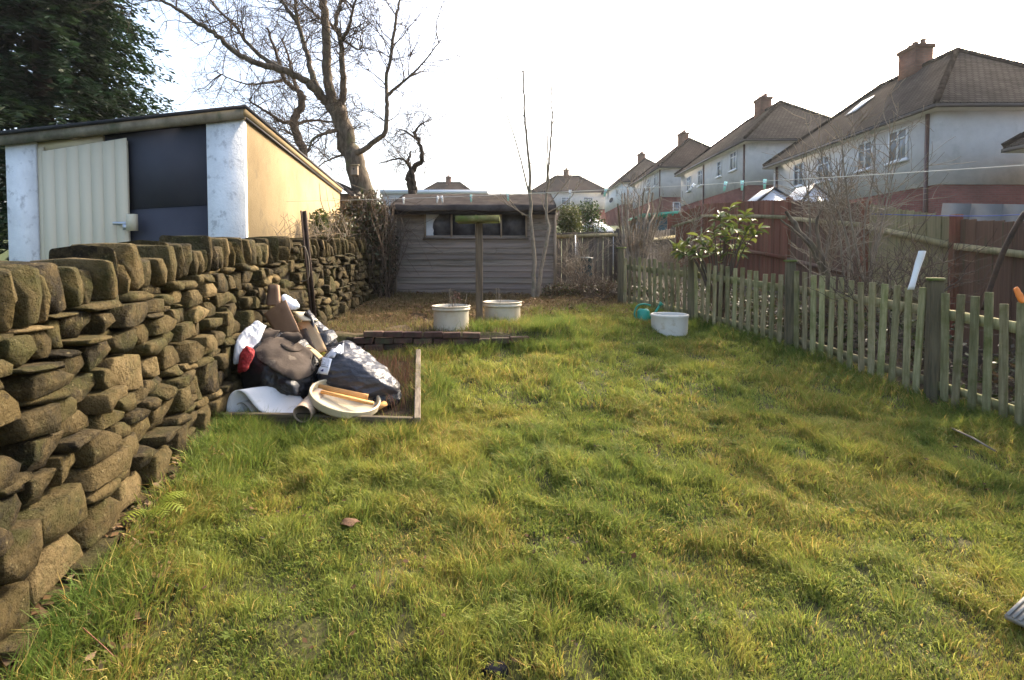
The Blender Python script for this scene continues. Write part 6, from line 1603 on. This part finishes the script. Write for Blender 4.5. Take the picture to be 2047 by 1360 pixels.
for e_, dv in tips:
    for k in range(12):
        a = k * 2.4 + rl_.uniform(-.3, .3); back = rl_.uniform(0, .20); o1 = dv.orthogonal().normalized(); o2 = dv.cross(o1)
        side = o1 * math.cos(a) + o2 * math.sin(a); dr = (side * rl_.uniform(.6, 1) + dv * rl_.uniform(.1, .8) + Vector((0, 0, rl_.uniform(-.1, .25)))).normalized()
        M = frame(dr, (0, 0, 1)) @ Matrix.Rotation(rl_.uniform(-.7, .7), 3, 'X'); s_ = rl_.uniform(.10, .17)
        place('leaf', lme, None, lau, e_ - dv * back, M, (s_, s_ * rl_.uniform(.6, .9), s_ * rl_.uniform(.7, 1.6)))
# dark ground cover between the fences
r = np.random.default_rng(55); m = MB()
for i in range(56):
    y = r.uniform(3.6, 9.5); x = float(fence_x(y)) + r.uniform(.28, 1.6); leafcloud(m, (x, y, gz1(x, y) + .2), (.3, .3, r.uniform(.2, .42)), 190, .026, [(.03, .045, .014), (.05, .035, .02), (.06, .05, .03), (.035, .05, .012)], r)
tag(m.build('ground_cover', MAT['foliage']), 'dark low ground cover between picket fence and board fence', kind='stuff')

# ================================================================== WASHING LINE AND PEGS
wa = P(560, 403, 7.3); wb_ = P(2420, 306, 2.9)
def wl(t):
    q = wa + (wb_ - wa) * t; return q - Vector((0, 0, .10 * 4 * t * (1 - t) * .5))
m = MB(); m.tube([wl(t) for t in np.linspace(0, 1, 60)], .0026, 6, cap=False)
line = tag(m.build('washing_line', MAT['cord'], None, wa), 'pale washing line stretched across the whole garden', 'washing line')
def peg(px, mt, lab, tilt, split=.3):
    lo, hi = 0, 1
    for _ in range(40):
        mid = (lo + hi) / 2; q = wl(mid); v = W_PX / 2 + F_PX * q.x / q.y
        if v < px: lo = mid
        else: hi = mid
    q = wl(lo); rt = thing('clothes_peg', q - Vector((0, 0, .06)), lab, 'peg', 'pegs on the washing line')
    M0 = Matrix.Rotation(tilt, 3, 'Y')
    for sg in (-1, 1):
        M = M0 @ Matrix.Rotation(sg * .06, 3, 'Y'); mm = MB(); mm.box(q + M @ Vector((sg * .007, 0, -.022)), (.007, .010, .078), M); mm.build('peg_leg', mt, rt)
    mm = MB(); mm.box(q + M0 @ Vector((0, 0, -.016)), (.022, .012, .012), M0); mm.build('peg_spring', MAT['steel'], rt)
names = [(808, 'peg_white', 'white peg leftmost on the line, over the left of the shed roof', 0), (876, 'peg_white', 'white peg, left one of the close pair over the shed roof', .15), (884, 'peg_white', 'white peg, right one of the close pair over the shed roof', -.15),
         (942, 'peg_mint', 'mint green peg above the bird table', .0), (1015, 'peg_mint', 'mint green peg just left of the sapling stem', -.1), (1139, 'peg_white', 'white peg against the distant reddish dark roof', .02),
         (1210, 'peg_mint', 'mint peg beside the white painted fourth house', .25), (1384, 'peg_white', 'white peg tilted across the left end of the second house', .7), (1448, 'peg_mint', 'mint peg in front of the middle of the second house', .2), (1481, 'peg_mint', 'mint peg hanging straight before the second house corner', .02), (1526, 'peg_mint', 'mint peg rightmost on the line', .04)]
for px, mt, lab, tl in names: peg(px, MAT[mt], lab, tl)
# ================================================================== HAZE ADDED TO STAND IN FOR BACKLIT GLARE
hm = bpy.data.materials.new('glare_haze'); hm.use_nodes = True
hn = hm.node_tree; hn.nodes.remove(hn.nodes['Principled BSDF'])
pv = hn.nodes.new('ShaderNodeVolumePrincipled')
pv.inputs['Color'].default_value = (.95, .95, .96, 1); pv.inputs['Density'].default_value = .0004; pv.inputs['Anisotropy'].default_value = .45
hn.links.new(pv.outputs[0], hn.nodes['Material Output'].inputs['Volume'])
m = MB(); bx(m, -325, 325, -125, 905, -11, 22)
tag(m.build('haze', hm), 'thin haze volume added in place of backlit glare', kind='stuff')
